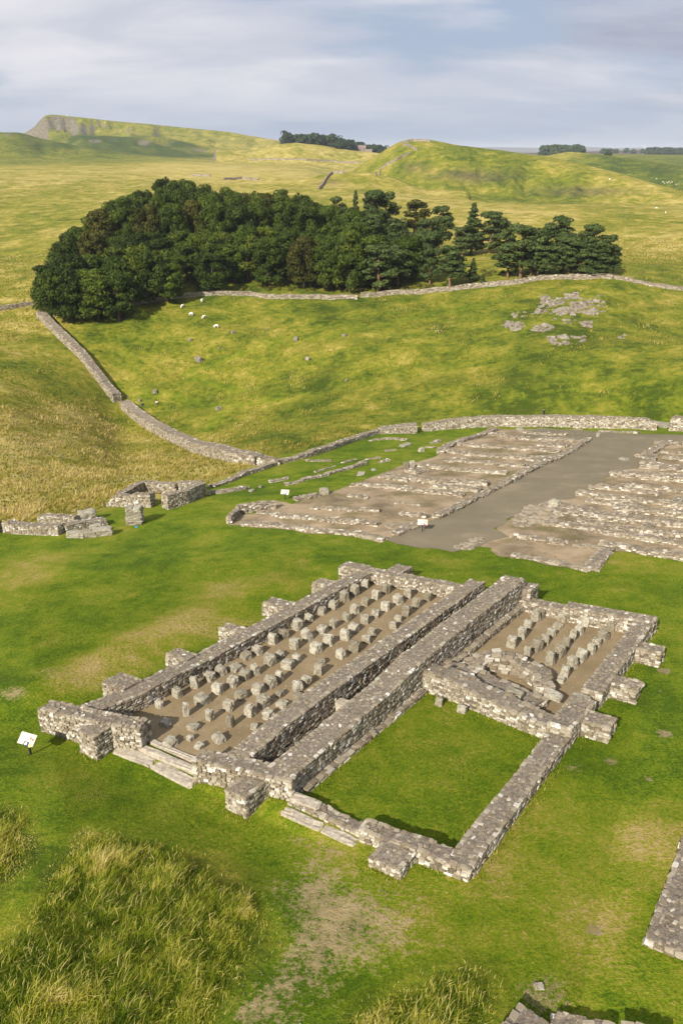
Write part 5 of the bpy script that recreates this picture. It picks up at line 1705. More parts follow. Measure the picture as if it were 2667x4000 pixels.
# sheep facing +X, grazing
sv = [(-.42, 0, .62), (-.15, 0, .64), (.15, 0, .64), (.40, 0, .62), (.58, 0, .48), (.70, 0, .24), (.80, 0, .10),
      (-.40, .13, .35), (-.43, .13, .18), (-.40, .13, 0), (-.40, -.13, .35), (-.43, -.13, .18), (-.40, -.13, 0), (.36, .12, .32), (.37, .12, .16), (.36, .12, 0), (.36, -.12, .32), (.37, -.12, .16), (.36, -.12, 0), (-.56, 0, .55), (-.62, 0, .36),
      (.66, .13, .30), (.66, -.13, .30)]
se = [(0, 1), (1, 2), (2, 3), (3, 4), (4, 5), (5, 6), (0, 7), (7, 8), (8, 9), (0, 10), (10, 11), (11, 12), (3, 13), (13, 14), (14, 15), (3, 16), (16, 17), (17, 18), (0, 19), (19, 20), (5, 21), (5, 22)]
sr = [(.25, .25), (.28, .27), (.28, .27), (.22, .22), .13, .09, .06, .08, .045, .04, .08, .045, .04, .07, .045, .04, .07, .045, .04, .06, .035, .03, .03]
sheep_me = skin_mesh('sheep', sv, se, sr, M['wool'], 1)
SHEEP = [('sh', 790, 355, 1.3, 'sheep grazing nearest the field wall'), ('sh', 240, 515, -2.0, 'sheep seen end-on below the wood edge'), ('sh', 485, 735, 2.6, 'greyish sheep lying low between two others'), ('sh', 840, 815, -2.2, 'sheep grazing in the middle of the pasture flock'), ('sh', 1180, 1075, 3.0, 'sheep standing side-on, lowest of the pasture flock'),
         ('wr', 1245, 285, .5, 'far sheep on the flank of the domed hill'), ('wr', 1450, 410, .2, 'far sheep low on the right slope'), ('wr', 1490, 430, 1.2, 'far sheep low on the right slope beside a wall')]
FLOCK = ((1365, 440), (1380, 452), (1408, 446), (1425, 438), (1440, 450), (1455, 440), (1495, 462), (1520, 460), (1300, 408), (840, 412))
for n_, (x_, y_) in enumerate(FLOCK):
    SHEEP.append(('ff', x_, y_, n_ * 1.1, None))
nf_ = [0]
for fr, x_, y_, yaw, lab in SHEEP:
    q_ = hits(fr, [(x_, y_)])[0]
    ob = link('sheep', sheep_me, None, q_, lab or 'tiny white sheep, %s from the left in the flock on the far right hillside' % ORD[sorted(FLOCK).index((x_, y_))], 'sheep', 'grazing sheep' if lab else 'far flock on the right hillside')
    ob.rotation_euler = (0, 0, yaw)
    if not lab:
        ob.scale = (1.25, 1.25, 1.25)


def person(fr, x, y, yaw, label, top, legs, pose):
    q_ = hits(fr, [(x, y)])[0]
    root = thing('person', label, 'person', q_)
    root.rotation_euler = (0, 0, yaw)
    if pose == 'sit':                                   # sitting on the ground, knees drawn up, facing +X
        v = [(0, 0, .14), (.0, 0, .34), (.04, 0, .52), (.05, 0, .62), (.08, 0, .70), (.10, 0, .80), (.04, .19, .52), (.14, .24, .34), (.30, .16, .34), (.04, -.19, .52), (.14, -.24, .34), (.30, -.16, .34),
             (.02, .11, .13), (.40, .12, .42), (.50, .12, .08), (.64, .12, .05), (.02, -.11, .13), (.40, -.12, .42), (.50, -.12, .08), (.64, -.12, .05)]
    else:                                               # standing, leaning a little forward
        v = [(0, 0, .92), (.0, 0, 1.15), (.05, 0, 1.36), (.07, 0, 1.47), (.09, 0, 1.55), (.11, 0, 1.65), (.05, .20, 1.37), (.06, .25, 1.10), (.18, .22, .90), (.05, -.20, 1.37), (.06, -.25, 1.10), (.18, -.22, .90),
             (0, .10, .86), (.05, .12, .48), (-.03, .12, .08), (.12, .13, .04), (0, -.10, .86), (.0, -.12, .48), (.0, -.12, .08), (.16, -.13, .04)]
    e = [(0, 1), (1, 2), (2, 3), (3, 4), (4, 5), (2, 6), (6, 7), (7, 8), (2, 9), (9, 10), (10, 11), (0, 12), (12, 13), (13, 14), (14, 15), (0, 16), (16, 17), (17, 18), (18, 19)]
    rd = [(.14, .15), (.13, .15), (.13, .16), .055, .075, .095, .06, .045, .035, .06, .045, .035, .09, .065, .045, .04, .09, .065, .045, .04]
    me = skin_mesh('body', v, e, rd, M['skin'])
    # clothing by region of the one body surface
    me.materials.append(top)
    me.materials.append(legs)
    hip = v[0][2] + .06
    for p_ in me.polygons:
        c_ = p_.center
        if c_.z > v[3][2] - .02:
            p_.material_index = 0
        elif c_.z > hip and c_.x < .26:
            p_.material_index = 1
        elif c_.z > hip and pose == 'stand':
            p_.material_index = 0 if c_.x > .14 else 1
        else:
            p_.material_index = 2
    link('body', me, root)
    V, Fq = blank(4, .6, .02, 5)
    hc = np.array(v[5])
    link('hair', mesh_np('hair', V * np.array([.23, .21, .19]) + hc + np.array([-.03, 0, .06]), Fq, 4, M['hair'], True), root)
    return root


person('f', 613, 1578, -1.2, 'person in dark and white clothes sitting by the stream beyond the gate gap', M['cloth_white'], M['cloth_dark'], 'sit')
person('f', 553, 1585, 0.4, 'person in blue sitting close behind the frontier wall', M['cloth_blue'], M['cloth_dark'], 'sit')
person('ro', 500, 225, -1.0, 'person in plum-coloured top sitting on the rock outcrop', M['cloth_plum'], M['cloth_plum'], 'sit')
person('fe', 183, 185, 2.4, 'person in dark clothes behind the straight fort wall', M['cloth_dark'], M['cloth_dark'], 'stand')


# ------------------------------------------------------------------ trees
def quads_from(C, Nn, size, asp=1.0):
    """leaf quads centred at C, lying across normal Nn"""
    n = len(C)
    up = rng.normal(0, 1, (n, 3))
    a = np.cross(Nn, up)
    a /= np.linalg.norm(a, axis=1)[:, None] + 1e-9
    b = np.cross(Nn, a)
    s = size[:, None] * 0.5
    V = np.stack([C - a * s - b * s * asp, C + a * s - b * s * asp * .6, C + a * s * .7 + b * s * asp, C - a * s * .8 + b * s * asp * .8], 1)
    return V.reshape(-1, 3)


def unit(n):
    v = rng.normal(0, 1, (n, 3))
    return v / np.linalg.norm(v, axis=1)[:, None]


def crown_mesh(name, lobes, per, leaf, mat, flat=1.0):
    """lobes: (cx cy cz r rz) clumps, each a shell of leaf faces"""
    VV, TT = [], []
    for (cx_, cy_, cz_, r_, rz_) in lobes:
        n = int(per * r_ * r_)
        u = unit(n)
        u = u[(u[:, 2] > -0.55) | (rng.random(n) < 0.35)]
        n = len(u)
        rad = rng.uniform(0.72, 1.06, n)[:, None]
        C = np.array([cx_, cy_, cz_]) + u * rad * np.array([r_, r_, rz_])
        Nn = u + rng.normal(0, 0.45, (n, 3))
        Nn /= np.linalg.norm(Nn, axis=1)[:, None]
        VV.append(quads_from(C, Nn, leaf * rng.uniform(.7, 1.3, n)))
        TT.append(np.repeat(np.clip(rng.normal(.5, .27) + rng.normal(0, .16, n), 0, 1), 4))
    V = np.concatenate(VV)
    return mesh_np(name, V, np.arange(len(V)), 4, mat, False, np.concatenate(TT))


def tube_mesh(name, paths, mat, seg=7):
    V, Fc = [], []
    for pts, rads in paths:
        b0 = len(V)
        pts = np.array(pts, float)
        for i, (p, r_) in enumerate(zip(pts, rads)):
            d = pts[min(i + 1, len(pts) - 1)] - pts[max(i - 1, 0)]
            d /= np.linalg.norm(d) + 1e-9
            a = np.cross(d, [0.31, 0.95, 0.11])
            a /= np.linalg.norm(a)
            b = np.cross(d, a)
            for k_ in range(seg):
                t = 2 * math.pi * k_ / seg
                V.append(p + (a * math.cos(t) + b * math.sin(t)) * r_)
        for i in range(len(pts) - 1):
            for k_ in range(seg):
                Fc.append((b0 + i * seg + k_, b0 + i * seg + (k_ + 1) % seg, b0 + (i + 1) * seg + (k_ + 1) % seg, b0 + (i + 1) * seg + k_))
        Fc.append(tuple(b0 + (len(pts) - 1) * seg + k_ for k_ in range(seg)))
    return py_mesh(name, V, Fc, mat, True)


def broadleaf(seed, mat):
    """unit tree: 12 m high, crown nearly to the ground"""
    r_ = np.random.default_rng(seed)
    lobes = []
    H_, Wd_ = 12.0, 4.6
    for i in range(62):
        t = r_.uniform(0.10, 1.0)
        prof = math.sqrt(max(0.0, 1 - ((t - 0.42) / 0.62) ** 2))
        a = r_.uniform(0, 2 * math.pi)
        rad = Wd_ * prof * math.sqrt(r_.uniform(0.45, 1.0)) * 0.80
        rr_ = r_.uniform(1.0, 1.8)
        lobes.append((rad * math.cos(a), rad * math.sin(a), 0.7 + t * (H_ - 2.0), rr_, rr_ * r_.uniform(.55, .75)))
    cr = crown_mesh('crown', lobes, 70, 0.36, mat)
    paths = [([(0, 0, -.5), (.1, 0, 2), (0, .1, 5), (.1, 0, 8.5)], [.34, .27, .2, .08])]
    for i in range(7):
        a = i * 0.9 + r_.uniform(0, .5)
        z0 = 1.8 + i * .8
        paths.append(([(0.05, 0, z0), (1.3 * math.cos(a), 1.3 * math.sin(a), z0 + 1.0), (2.9 * math.cos(a), 2.9 * math.sin(a), z0 + 1.9)], [.14, .09, .04]))
    return tube_mesh('trunk', paths, M['bark']), cr


def pine(seed, mat=None):
    """unit Scots pine: 12 m, bare leaning stem, flat clumped head"""
    r_ = np.random.default_rng(seed)
    lx, ly = r_.normal(0, .5), r_.normal(0, .4)
    lobes, paths = [], []
    stem = [(0, 0, -.5), (lx * .3, ly * .3, 3), (lx * .8, ly * .7, 6.5), (lx, ly, 9.5), (lx * 1.1, ly, 11)]
    paths.append((stem, [.30, .25, .19, .11, .05]))
    low = r_.uniform(1.9, 3.8)
    for i in range(50):
        t = r_.uniform(0, 1)
        z = low + (11.2 - low) * t
        a = r_.uniform(0, 2 * math.pi)
        rad = 3.1 * math.sqrt(max(0.05, 1 - ((t - .45) / .62) ** 2)) * math.sqrt(r_.uniform(.1, 1.0)) * .9
        c_ = np.array([lx * z / 10 + rad * math.cos(a), ly * z / 10 + rad * math.sin(a), z])
        rr_ = r_.uniform(.75, 1.35)
        lobes.append((*c_, rr_, rr_ * .55))
        if i % 2 == 0:
            paths.append(([(lx * z / 10, ly * z / 10, z - .9), tuple(c_ * [.6, .6, 1] + [0, 0, -.5]), tuple(c_ - [0, 0, .15])], [.10, .06, .03]))
    cr = crown_mesh('crown', lobes, 95, 0.34, mat or M['pine'])
    return tube_mesh('trunk', paths, M['bark_pine']), cr


def spruce(seed):
    r_ = np.random.default_rng(seed)
    VV, TT = [], []
    lobes = []
    for i in range(90):
        t = r_.uniform(0.03, 1) ** .8
        a = r_.uniform(0, 2 * math.pi)
        rad = (1 - t) * 2.7 * r_.uniform(.3, 1.0) + .05
        rr_ = .35 + .85 * (1 - t)
        lobes.append((rad * math.cos(a), rad * math.sin(a), .8 + t * 11.0, rr_, rr_ * .45))
    cr = crown_mesh('crown', lobes, 110, .32, M['pine'])
    return tube_mesh('trunk', [([(0, 0, -.5), (0, 0, 6), (0, 0, 11.8)], [.26, .16, .03])], M['bark']), cr


BROAD = [broadleaf(i, M['leaf']) for i in range(7)]
LIGHT = [broadleaf(60 + i, M['leaf_l']) for i in range(3)]
BRONZE = [broadleaf(40 + i, M['leaf_b']) for i in range(3)]
PINES = [pine(i) for i in range(6)]
SPRUCE = [spruce(i) for i in range(2)]
BPINE = [pine(20, M['leaf_b'])]


def plant(kind, x, y, h, label, group, name, wf=1.0):
    z = gz(np.array([x]), np.array([y]))[0]
    t_, c_ = kind
    root = thing(name, label, 'tree', (x, y, z - .1), group)
    s = h / 12.0
    root.scale = (s * wf, s * wf, s)
    root.rotation_euler = (0, 0, rng.uniform(0, 6.28))
    link('trunk', t_, root)
    link('crown', c_, root)
    return root


# silhouette of the dense wood in the photograph (display pixels): used to size the trees
SILX = np.array([80, 100, 120, 160, 200, 260, 330, 360, 400, 440, 470, 520, 600, 660, 700, 740, 800, 860, 960])
SILY = np.array([690, 640, 575, 520, 482, 455, 430, 402, 394, 402, 424, 425, 430, 432, 440, 468, 470, 480, 500])


def sil_z(x, y):
    az = math.atan2(x, y)
    r_ = math.hypot(x, y)
    yy = 500.0
    for _ in range(4):
        d = ray(np.array(1333.5), np.array(yy * DK))
        px = (math.tan(az) * (cp - sp * (yy * DK - 2000) / F_PX)) * F_PX + W_PX / 2
        yy = float(np.interp(px / DK, SILX, SILY))
    d = ray(np.array(px), np.array(yy * DK))
    return CAM[2] + r_ * d[2] / math.hypot(d[0], d[1]), px / DK


WG = 'broadleaf trees of the dense wood'
count = 0
wood = []
for r0, x0, x1, dx in ((206, 128, 285, 42), (213, 118, 430, 46), (224, 125, 480, 50), (224, 480, 960, 46), (238, 120, 960, 50), (254, 135, 900, 52), (272, 170, 860, 54), (290, 230, 830, 56), (308, 300, 780, 60), (322, 330, 480, 50)):
    for xd in np.arange(x0, x1, dx):
        xd = xd + rng.uniform(-14, 14)
        rr0 = r0 + rng.uniform(-5, 5)
        d = ray(np.array(xd * DK), np.array(1050.0))
        az = math.atan2(d[0], d[1])
        x, y = rr0 * math.sin(az), rr0 * math.cos(az)
        g = gz(np.array([x]), np.array([y]))[0]
        zt, pxd = sil_z(x, y)
        hmax = zt - g
        h = min(rng.uniform(10.5, 14.5) if r0 < 300 else 18.5, hmax * rng.uniform(.94, 1.04))
        if r0 >= 254:
            h = min(17.5, hmax * rng.uniform(.90, 1.03))
        if h < 3.5:
            continue
        br = rng.random() < 0.12
        lt = (not br) and rng.random() < 0.36
        kind = (BRONZE if br else LIGHT if lt else BROAD)[rng.integers(0, 3 if br or lt else 7)]
        wood.append((0 if r0 < 232 else 1 if r0 < 265 else 2, xd, kind, x, y, h, 'bronze-green' if br else 'mid green' if lt else 'dark green'))
        count += 1

for rw in (0, 1, 2):
    lst = sorted([q for q in wood if q[0] == rw], key=lambda q: q[1])
    for i_, (_, xd, kind, x, y, h, colr) in enumerate(lst):
        plant(kind, x, y, h, '%s broadleaf tree, %s from the left in the %s of the dense wood' % (colr, ORD[i_], ('front edge', 'middle', 'back')[rw]), 'broadleaf trees of the dense wood', 'broadleaf_tree', 1.0 * min(1.5, 12.5 / h))

PINE_LIST = [(215, 575, 322, 120, 'p', 'tall pine with two crooked bare stems at the start of the pine belt'), (268, 545, 325, 120, 'p', 'tall pine behind the crooked-stemmed pine'), (390, 525, 362, 110, 'b', 'brownish pine in the gap of the pine belt'), (135, 560, 325, 70, 's', 'narrow dark spruce rising over the broadleaf wood'),
             (508, 610, 385, 95, 'p', 'slim pine with a bare stem left of the big spruce'), (640, 612, 380, 120, 's', 'big dark spruce in the middle of the pine belt'), (722, 605, 415, 110, 'p', 'spreading pine right of the big spruce'), (792, 605, 455, 90, 'p', 'rounded pine behind the gap'),
             (855, 715, 460, 165, 'p', 'broad full pine at the left of the last clump'), (930, 705, 492, 120, 'p', 'pine with a straight stem in the last clump'), (1005, 660, 430, 130, 'p', 'tallest pine of the last clump'), (1072, 700, 522, 135, 'p', 'pine with a bare orange stem by the field wall'),
             (1150, 700, 470, 100, 'p', 'wind-shaped pine with open branches'), (1222, 700, 515, 110, 'p', 'leaning pine near the end of the clump'), (1040, 690, 500, 90, 'p', 'slim pine inside the last clump'), (545, 762, 562, 140, 'p', 'bright green pine in front at the field wall'), (645, 728, 622, 62, 's', 'small dark fir beside the bright green pine'),
             (400, 712, 505, 130, 'p', 'grey-green pine on the slope behind the field wall'), (235, 778, 560, 140, 'p', 'low bushy pine at the field wall'), (110, 775, 480, 165, 'l', 'round broadleaf tree at the right end of the dense wood'), (320, 755, 560, 120, 'p', 'drooping pine beside the low bushy pine'), (1262, 700, 565, 60, 'p', 'last small pine at the end of the clump'),
             (60, 560, 345, 80, 'p', 'pine top showing above the broadleaf wood'), (900, 700, 520, 90, 'p', 'short pine tucked in the left of the last clump'), (460, 740, 500, 100, 'p', 'pine behind the bright green pine'), (20, 770, 520, 150, 'l', 'bronze-tinted tree at the wood edge by the wall'), (690, 735, 690, 45, 's', 'tiny fir by the field wall'), (180, 640, 420, 110, 'p', 'dense pine between the wood and the pine belt'), (800, 712, 560, 110, 'p', 'low bushy pine filling the left of the last clump'), (965, 712, 560, 110, 'p', 'low bushy pine in the middle of the last clump'), (1110, 705, 540, 120, 'p', 'bushy pine between the bare-stemmed pine and the wind-shaped one'), (1190, 708, 570, 110, 'p', 'low bushy pine near the right of the last clump'), (600, 620, 470, 90, 'p', 'pine tucked behind the big spruce'), (300, 640, 440, 120, 'p', 'full pine behind the crooked-stemmed pine'), (350, 700, 520, 120, 'p', 'full pine on the slope beneath the brownish pine'), (450, 660, 440, 110, 'p', 'full pine left of the slim pine')]
for n_, (x_, y_, yt, wpx, kd, lab) in enumerate(PINE_LIST):
    q_ = hits('wr', [(x_, y_)])[0]
    rr0 = math.hypot(q_[0], q_[1])
    fx, fy = fp('wr', x_, yt)
    d = ray(np.array(fx), np.array(fy))
    h = CAM[2] + rr0 * d[2] / math.hypot(d[0], d[1]) - q_[2]
    wm = wpx / 1.12 * rr0 / F_PX
    kind = dict(p=PINES[n_ % 6], b=BPINE[0], s=SPRUCE[n_ % 2], l=BROAD[n_ % 7])[kd]
    base_w = dict(p=6.2, b=6.2, s=5.6, l=9.5)[kd] * h / 12.0
    plant(kind, q_[0], q_[1], h, lab, 'pines and firs of the small belt', dict(p='pine_tree', b='pine_tree', s='spruce_tree', l='broadleaf_tree')[kd], min(1.7, max(.7, wm / base_w)))

# undergrowth along the wood edge
V_, T_ = [], []
for fr, x0, x1, yb, n in (('wr', 0, 480, 770, 60), ('wr', 560, 1270, 705, 60), ('wl', 1050, 1568, 880, 50)):
    for _ in range(n):
        x_ = rng.uniform(x0, x1)
        q_ = hits(fr, [(x_, yb + rng.uniform(-25, 0))])[0]
        s_ = rng.uniform(.4, 1.1)
        u = unit(70)
        u[:, 2] = np.abs(u[:, 2])
        V_.append(quads_from(q_ + u * s_ * rng.uniform(.6, 1, (70, 1)), u, np.full(70, .33)))
        T_.append(np.repeat(np.clip(rng.normal(.6, .25) + rng.normal(0, .1, 70), 0, 1), 4))
V_ = np.concatenate(V_)
link('undergrowth', mesh_np('undergrowth', V_, np.arange(len(V_)), 4, M['leaf_b'], False, np.concatenate(T_)), None, (0, 0, 0), 'bronze undergrowth along the foot of the wood', 'undergrowth', None, 'stuff')


# far woods that read as one mass
def far_wood(label, pts, n, h, crown, leaf):
    """pts: (display x, display y of the ground, distance)"""
    VV, TT = [], []
    pts = np.array(pts, float)
    for _ in range(n):
        i = rng.integers(0, len(pts) - 1)
        t = rng.random()
        px, py, r_ = pts[i] * (1 - t) + pts[i + 1] * t
        d = ray(np.array(px * DK), np.array(py * DK))
        az = math.atan2(d[0], d[1])
        r_ = r_ + rng.uniform(0, 1) * h * 7
        x, y = r_ * math.sin(az), r_ * math.cos(az)
        z = gz(np.array([x]), np.array([y]))[0]
        hh_ = h * rng.uniform(.7, 1.1)
        for l in range(9):
            cr_ = crown * rng.uniform(.35, .65)
            tt = rng.uniform(.3, 1)
            c_ = np.array([x + rng.normal(0, crown * .45) * (1.1 - tt * .5), y + rng.normal(0, crown * .45), z + hh_ * tt - cr_ * .5])
            m_ = 26
            u = unit(m_)
            u[:, 2] = np.where(u[:, 2] < -.3, -u[:, 2], u[:, 2])
            VV.append(quads_from(c_ + u * cr_ * np.array([1, 1, .8]), u, leaf * rng.uniform(.7, 1.3, m_)))
            TT.append(np.repeat(np.clip(rng.normal(.45, .2) + rng.normal(0, .1, m_), 0, 1), 4))
        b_ = np.array([[x - .5, y, z - 1], [x + .5, y, z - 1], [x + .4, y, z + hh_ * .7], [x - .4, y, z + hh_ * .7]])
        VV.append(b_)
        TT.append(np.full(4, .2))
    V = np.concatenate(VV)
    link('far_wood', mesh_np('far_wood', V, np.arange(len(V)), 4, M['farleaf'], False, np.concatenate(TT)), None, (0, 0, 0), label, 'wood', None, 'stuff')


far_wood('distant mixed wood on the ridge left of the domed hill', [(652, 325, 1340), (690, 332, 1330), (740, 342, 1320), (780, 352, 1310), (800, 352, 1340), (840, 346, 1420), (885, 346, 1450)], 210, 17, 8, 2.6)
far_wood('dark far plantation on a knob behind the domed hill', [(1244, 356, 1900), (1270, 352, 1900), (1300, 350, 1900), (1334, 352, 1900)], 110, 18, 9, 4.0)
far_wood('dark conifer strip on the far moor', [(1485, 373, 2700), (1530, 372, 2700), (1600, 372, 2700)], 90, 20, 12, 5.0)
far_wood('lone far tree on the green ridge', [(1392, 360, 1260), (1396, 360, 1260)], 3, 11, 6, 1.5)
far_wood('scattered far trees on the moor edge', [(1380, 356, 2900), (1430, 357, 2900), (1500, 352, 2900)], 14, 14, 9, 4.0)

# farmhouse by the far wood
d = ray(np.array(828 * DK), np.array(350 * DK))
az = math.atan2(d[0], d[1])
hx, hy = 1380 * math.sin(az), 1380 * math.cos(az)
hz_ = gz(np.array([hx]), np.array([hy]))[0]
hz_ = max(hz_, CAM[2] + 1380 * ray(np.array(828 * DK), np.array(351 * DK))[2] / math.hypot(d[0], d[1]))
house = thing('farmhouse', 'small stone farmhouse in front of the far wood', 'house', (hx, hy, hz_ - .5))
link('wall', boxes_mesh('wall', [((0, 0, 3), (16, 8, 9)), ((13, 0, 2), (10, 7, 7))], M['house']), house)
rv = [(-8.4, -4.4, 7.4), (8.4, -4.4, 7.4), (8.4, 4.4, 7.4), (-8.4, 4.4, 7.4), (-8.4, 0, 11), (8.4, 0, 11)]
rf = [(0, 1, 5, 4), (2, 3, 4, 5), (0, 4, 3), (1, 2, 5)]
roof = link('roof', py_mesh('roof', rv, rf, M['roof']), house)
link('chimney', boxes_mesh('chimney', [((-7, 0, 11.2), (1.4, 1.4, 2.4)), ((7, 0, 11.2), (1.4, 1.4, 2.4))], M['house']), roof)
for wx in (-5, 0, 5):
    for wz in (2.0, 5.4):
        link('window', boxes_mesh('window', [((wx, -4.03, wz), (1.3, .12, 1.6))], M['glass']), house)

# trig pillar on the crag and a far turbine
d = ray(np.array(155 * DK), np.array(267 * DK))
az = math.atan2(d[0], d[1])
tx, ty = 1995 * math.sin(az), 1995 * math.cos(az)
tz = gz(np.array([tx]), np.array([ty]))[0]
link('trig_pillar', tube_mesh('pillar', [([(0, 0, -.5), (0, 0, 2.6), (0, 0, 2.9)], [1.0, .6, .5])], M['white'], 4), None, (tx, ty, tz), 'small white survey pillar on the crest of the crag', 'pillar')
d = ray(np.array(1478 * DK), np.array(346 * DK))
az = math.atan2(d[0], d[1])
tx, ty = 9000 * math.sin(az), 9000 * math.cos(az)
tz = gz(np.array([tx]), np.array([ty]))[0]
tb = thing('wind_turbine', 'tiny pale wind turbine on the far moor', 'turbine', (tx, ty, tz))
link('tower', tube_mesh('tower', [([(0, 0, -2), (0, 0, 55)], [2.2, 1.3])], M['white'], 8), tb)
for k_ in range(3):
    a = R(90 + 120 * k_)
    link('blade', tube_mesh('blade', [([(0, -2, 55), (14 * math.cos(a), -2, 55 + 14 * math.sin(a)), (30 * math.cos(a), -2, 55 + 30 * math.sin(a))], [1.0, 1.3, .3])], M['white'], 5), tb)


# ------------------------------------------------------------------ grass
def blades(P, h, w, lean, tone, bend=0.35):
    """P base points, h heights, w widths; each blade is a bent strip of three faces"""
    n = len(P)
    a = rng.uniform(0, 2 * np.pi, n)
    side = np.stack([np.cos(a), np.sin(a), np.zeros(n)], -1)
    ld = lean + rng.normal(0, .35, (n, 2))
    l3 = np.concatenate([ld, np.zeros((n, 1))], 1) * h[:, None]
    up = np.zeros((n, 3))
    up[:, 2] = h
    v0, v1 = P - side * w[:, None], P + side * w[:, None]
    m = P + up * .6 + l3 * .35
    v2, v3 = m + side * w[:, None] * .75, m - side * w[:, None] * .75
    tip = P + up * rng.uniform(.82, 1.0, (n, 1)) + l3
    t1, t2 = tip + side * w[:, None] * .12, tip - side * w[:, None] * .12
    V = np.stack([v0, v1, v2, v3, t1, t2], 1).reshape(-1, 3)
    b = (np.arange(n) * 6)[:, None]
    F = np.concatenate([b + np.array([[0, 1, 2, 3]]), b + np.array([[3, 2, 4, 5]])], 1).reshape(-1)
    return V, F, np.repeat(tone, 6)


def scatter_poly(poly, n):
    poly = np.array(poly)
    lo, hi = poly.min(0), poly.max(0)
    lo = np.maximum(lo, [-40, 4])
    pts = rng.uniform(lo, hi, (n, 2))
    return pts[in_poly(pts[:, 0], pts[:, 1], [tuple(q) for q in poly])]


VV, FF, TT, nb = [], [], [], 0
for poly, n in zip(TALL, (52000, 190000, 60000)):
    p = scatter_poly(poly, n)
    pr = project(np.column_stack([p, gz(p[:, 0], p[:, 1])]))
    p = p[(pr[:, 1] < 4250) & (pr[:, 0] > -150)]
    cl = fbm(p[:, 0] / 1.1, p[:, 1] / 1.1, 91, 3) * 1.5 + .5
    cl2 = fbm(p[:, 0] / .45, p[:, 1] / .45, 95, 2) + .5
    ed = np.clip(poly_dist(p[:, 0], p[:, 1], poly) / 1.6, .18, 1)
    keep = rng.random(len(p)) < (.35 + .65 * np.clip(cl, 0, 1)) * np.clip(ed * 1.4, 0, 1)
    p, cl, cl2, ed = p[keep], cl[keep], cl2[keep], ed[keep]
    h = (.14 + .32 * np.clip(.5 * cl + .5 * cl2, 0, 1)) * ed * rng.uniform(.6, 1.25, len(p))
    tone = np.clip(.42 + .6 * fbm(p[:, 0] / 2.2, p[:, 1] / 2.2, 97, 3) + .55 * (cl2 - .5) + rng.normal(0, .13, len(p)), 0, 1)
    stem = rng.random(len(p)) < .05
    h = np.where(stem, h * 1.35 + .08, h)
    tone = np.where(stem, rng.uniform(.75, 1.0, len(p)), tone)
    P_ = np.column_stack([p, gz(p[:, 0], p[:, 1]) - .02])
    v, f, t = blades(P_, h, rng.uniform(.006, .016, len(p)), np.array([.30, .12]), tone)
    VV.append(v)
    FF.append(f + nb)
    TT.append(t)
    nb += len(v)
link('grass', mesh_np('grass', np.concatenate(VV), np.concatenate(FF), 4, M['tall'], False, np.concatenate(TT)), None, (0, 0, 0), 'long tussocky grass on the mounds in front of the granaries', 'grass', None, 'stuff')

# rough pasture tufts outside the fort
n = 230000
u1 = rng.random(n)
rr0 = 55 * (330 / 55.0) ** u1
az0 = rng.uniform(R(-27), R(27), n)
x, y = rr0 * np.sin(az0), rr0 * np.cos(az0)
fm = poly_mask(x, y, FORT, 2.0)
zt = gz(x, y)
pj = project(np.column_stack([x, y, zt]))
ok = (fm < .3) & (pj[:, 0] > -200) & (pj[:, 0] < 2870)
for P, wd in TRK:
    ok &= poly_dist(x, y, P, False) > wd * .8
A = np.stack([az0 * 6.0, np.log(rr0) * 2.2], -1)
x, y, zt, rr0, A = x[ok], y[ok], zt[ok], rr0[ok], A[ok]
w = 1.0 / (((A[:, None, :] - DRYA[None]) ** 2).sum(-1) + 0.012) ** 2
dr = (w * DRYP[:, 2]).sum(1) / w.sum(1)
cl = fbm(x / 9, y / 9, 111, 4) * 1.3 + .5
cl3 = fbm(x / 2.2, y / 2.2, 113, 3) * 1.2 + .5
keep = rng.random(len(x)) < np.clip(.10 + 1.1 * (dr - .25) + .5 * (cl - .5) + .5 * (cl3 - .5), .05, 1)
x, y, zt, rr0, dr, cl, cl3 = [q[keep] for q in (x, y, zt, rr0, dr, cl, cl3)]
near = np.clip(170 / rr0, .55, 1.3)
h = (.18 + .42 * np.clip(.3 * cl + .4 * cl3 + .4 * (dr - .3), 0, 1)) * rng.uniform(.6, 1.25, len(x))
tone = np.clip(dr * .85 + .6 * (cl - .5) + .6 * (cl3 - .5) + rng.normal(0, .12, len(x)) - .06, 0, 1)
v, f, t = blades(np.column_stack([x, y, zt - .03]), h, rng.uniform(.05, .13, len(x)) / near, np.array([.30, .15]), tone)
link('rough_grass', mesh_np('rough_grass', v, f, 4, M['tuft'], False, t), None, (0, 0, 0), 'straw-tipped rough pasture grass outside the fort walls', 'grass', None, 'stuff')
# short turf of the lawn near the camera
n = 520000
rr0 = 15.5 * (62 / 15.5) ** rng.random(n)
az0 = rng.uniform(R(-25.5), R(25.5), n)
x, y = rr0 * np.sin(az0), rr0 * np.cos(az0)
q = np.stack([x - O2[0], y - O2[1]], -1)
a_, b_ = q @ VH, q @ UH
ok = ~((a_ > .6) & (a_ < 23.1) & (b_ > -.6) & (b_ < 27.0) & ~in_poly(x, y, LAWN_IN)) & (rng.random(n) < np.clip(30 / rr0, .25, 1))
for P in TALL:
    ok &= ~in_poly(x, y, P) | (rng.random(n) < .15)
for P in (LB_POLY, RB_POLY, ROAD):
    ok &= ~in_poly(x, y, P)
ok &= ~((poly_mask(x, y, SOILP, 2.2) * 1.1 > rng.random(n)))
ok &= poly_mask(x, y, FORT, 2.0) > .5
x, y, rr0 = x[ok], y[ok], rr0[ok]
zt = gz(x, y)
pj = project(np.column_stack([x, y, zt]))
ok = (pj[:, 0] > -60) & (pj[:, 0] < 2727) & (pj[:, 1] < 4060)
x, y, zt, rr0 = x[ok], y[ok], zt[ok], rr0[ok]
dl = .30 + 0 * x
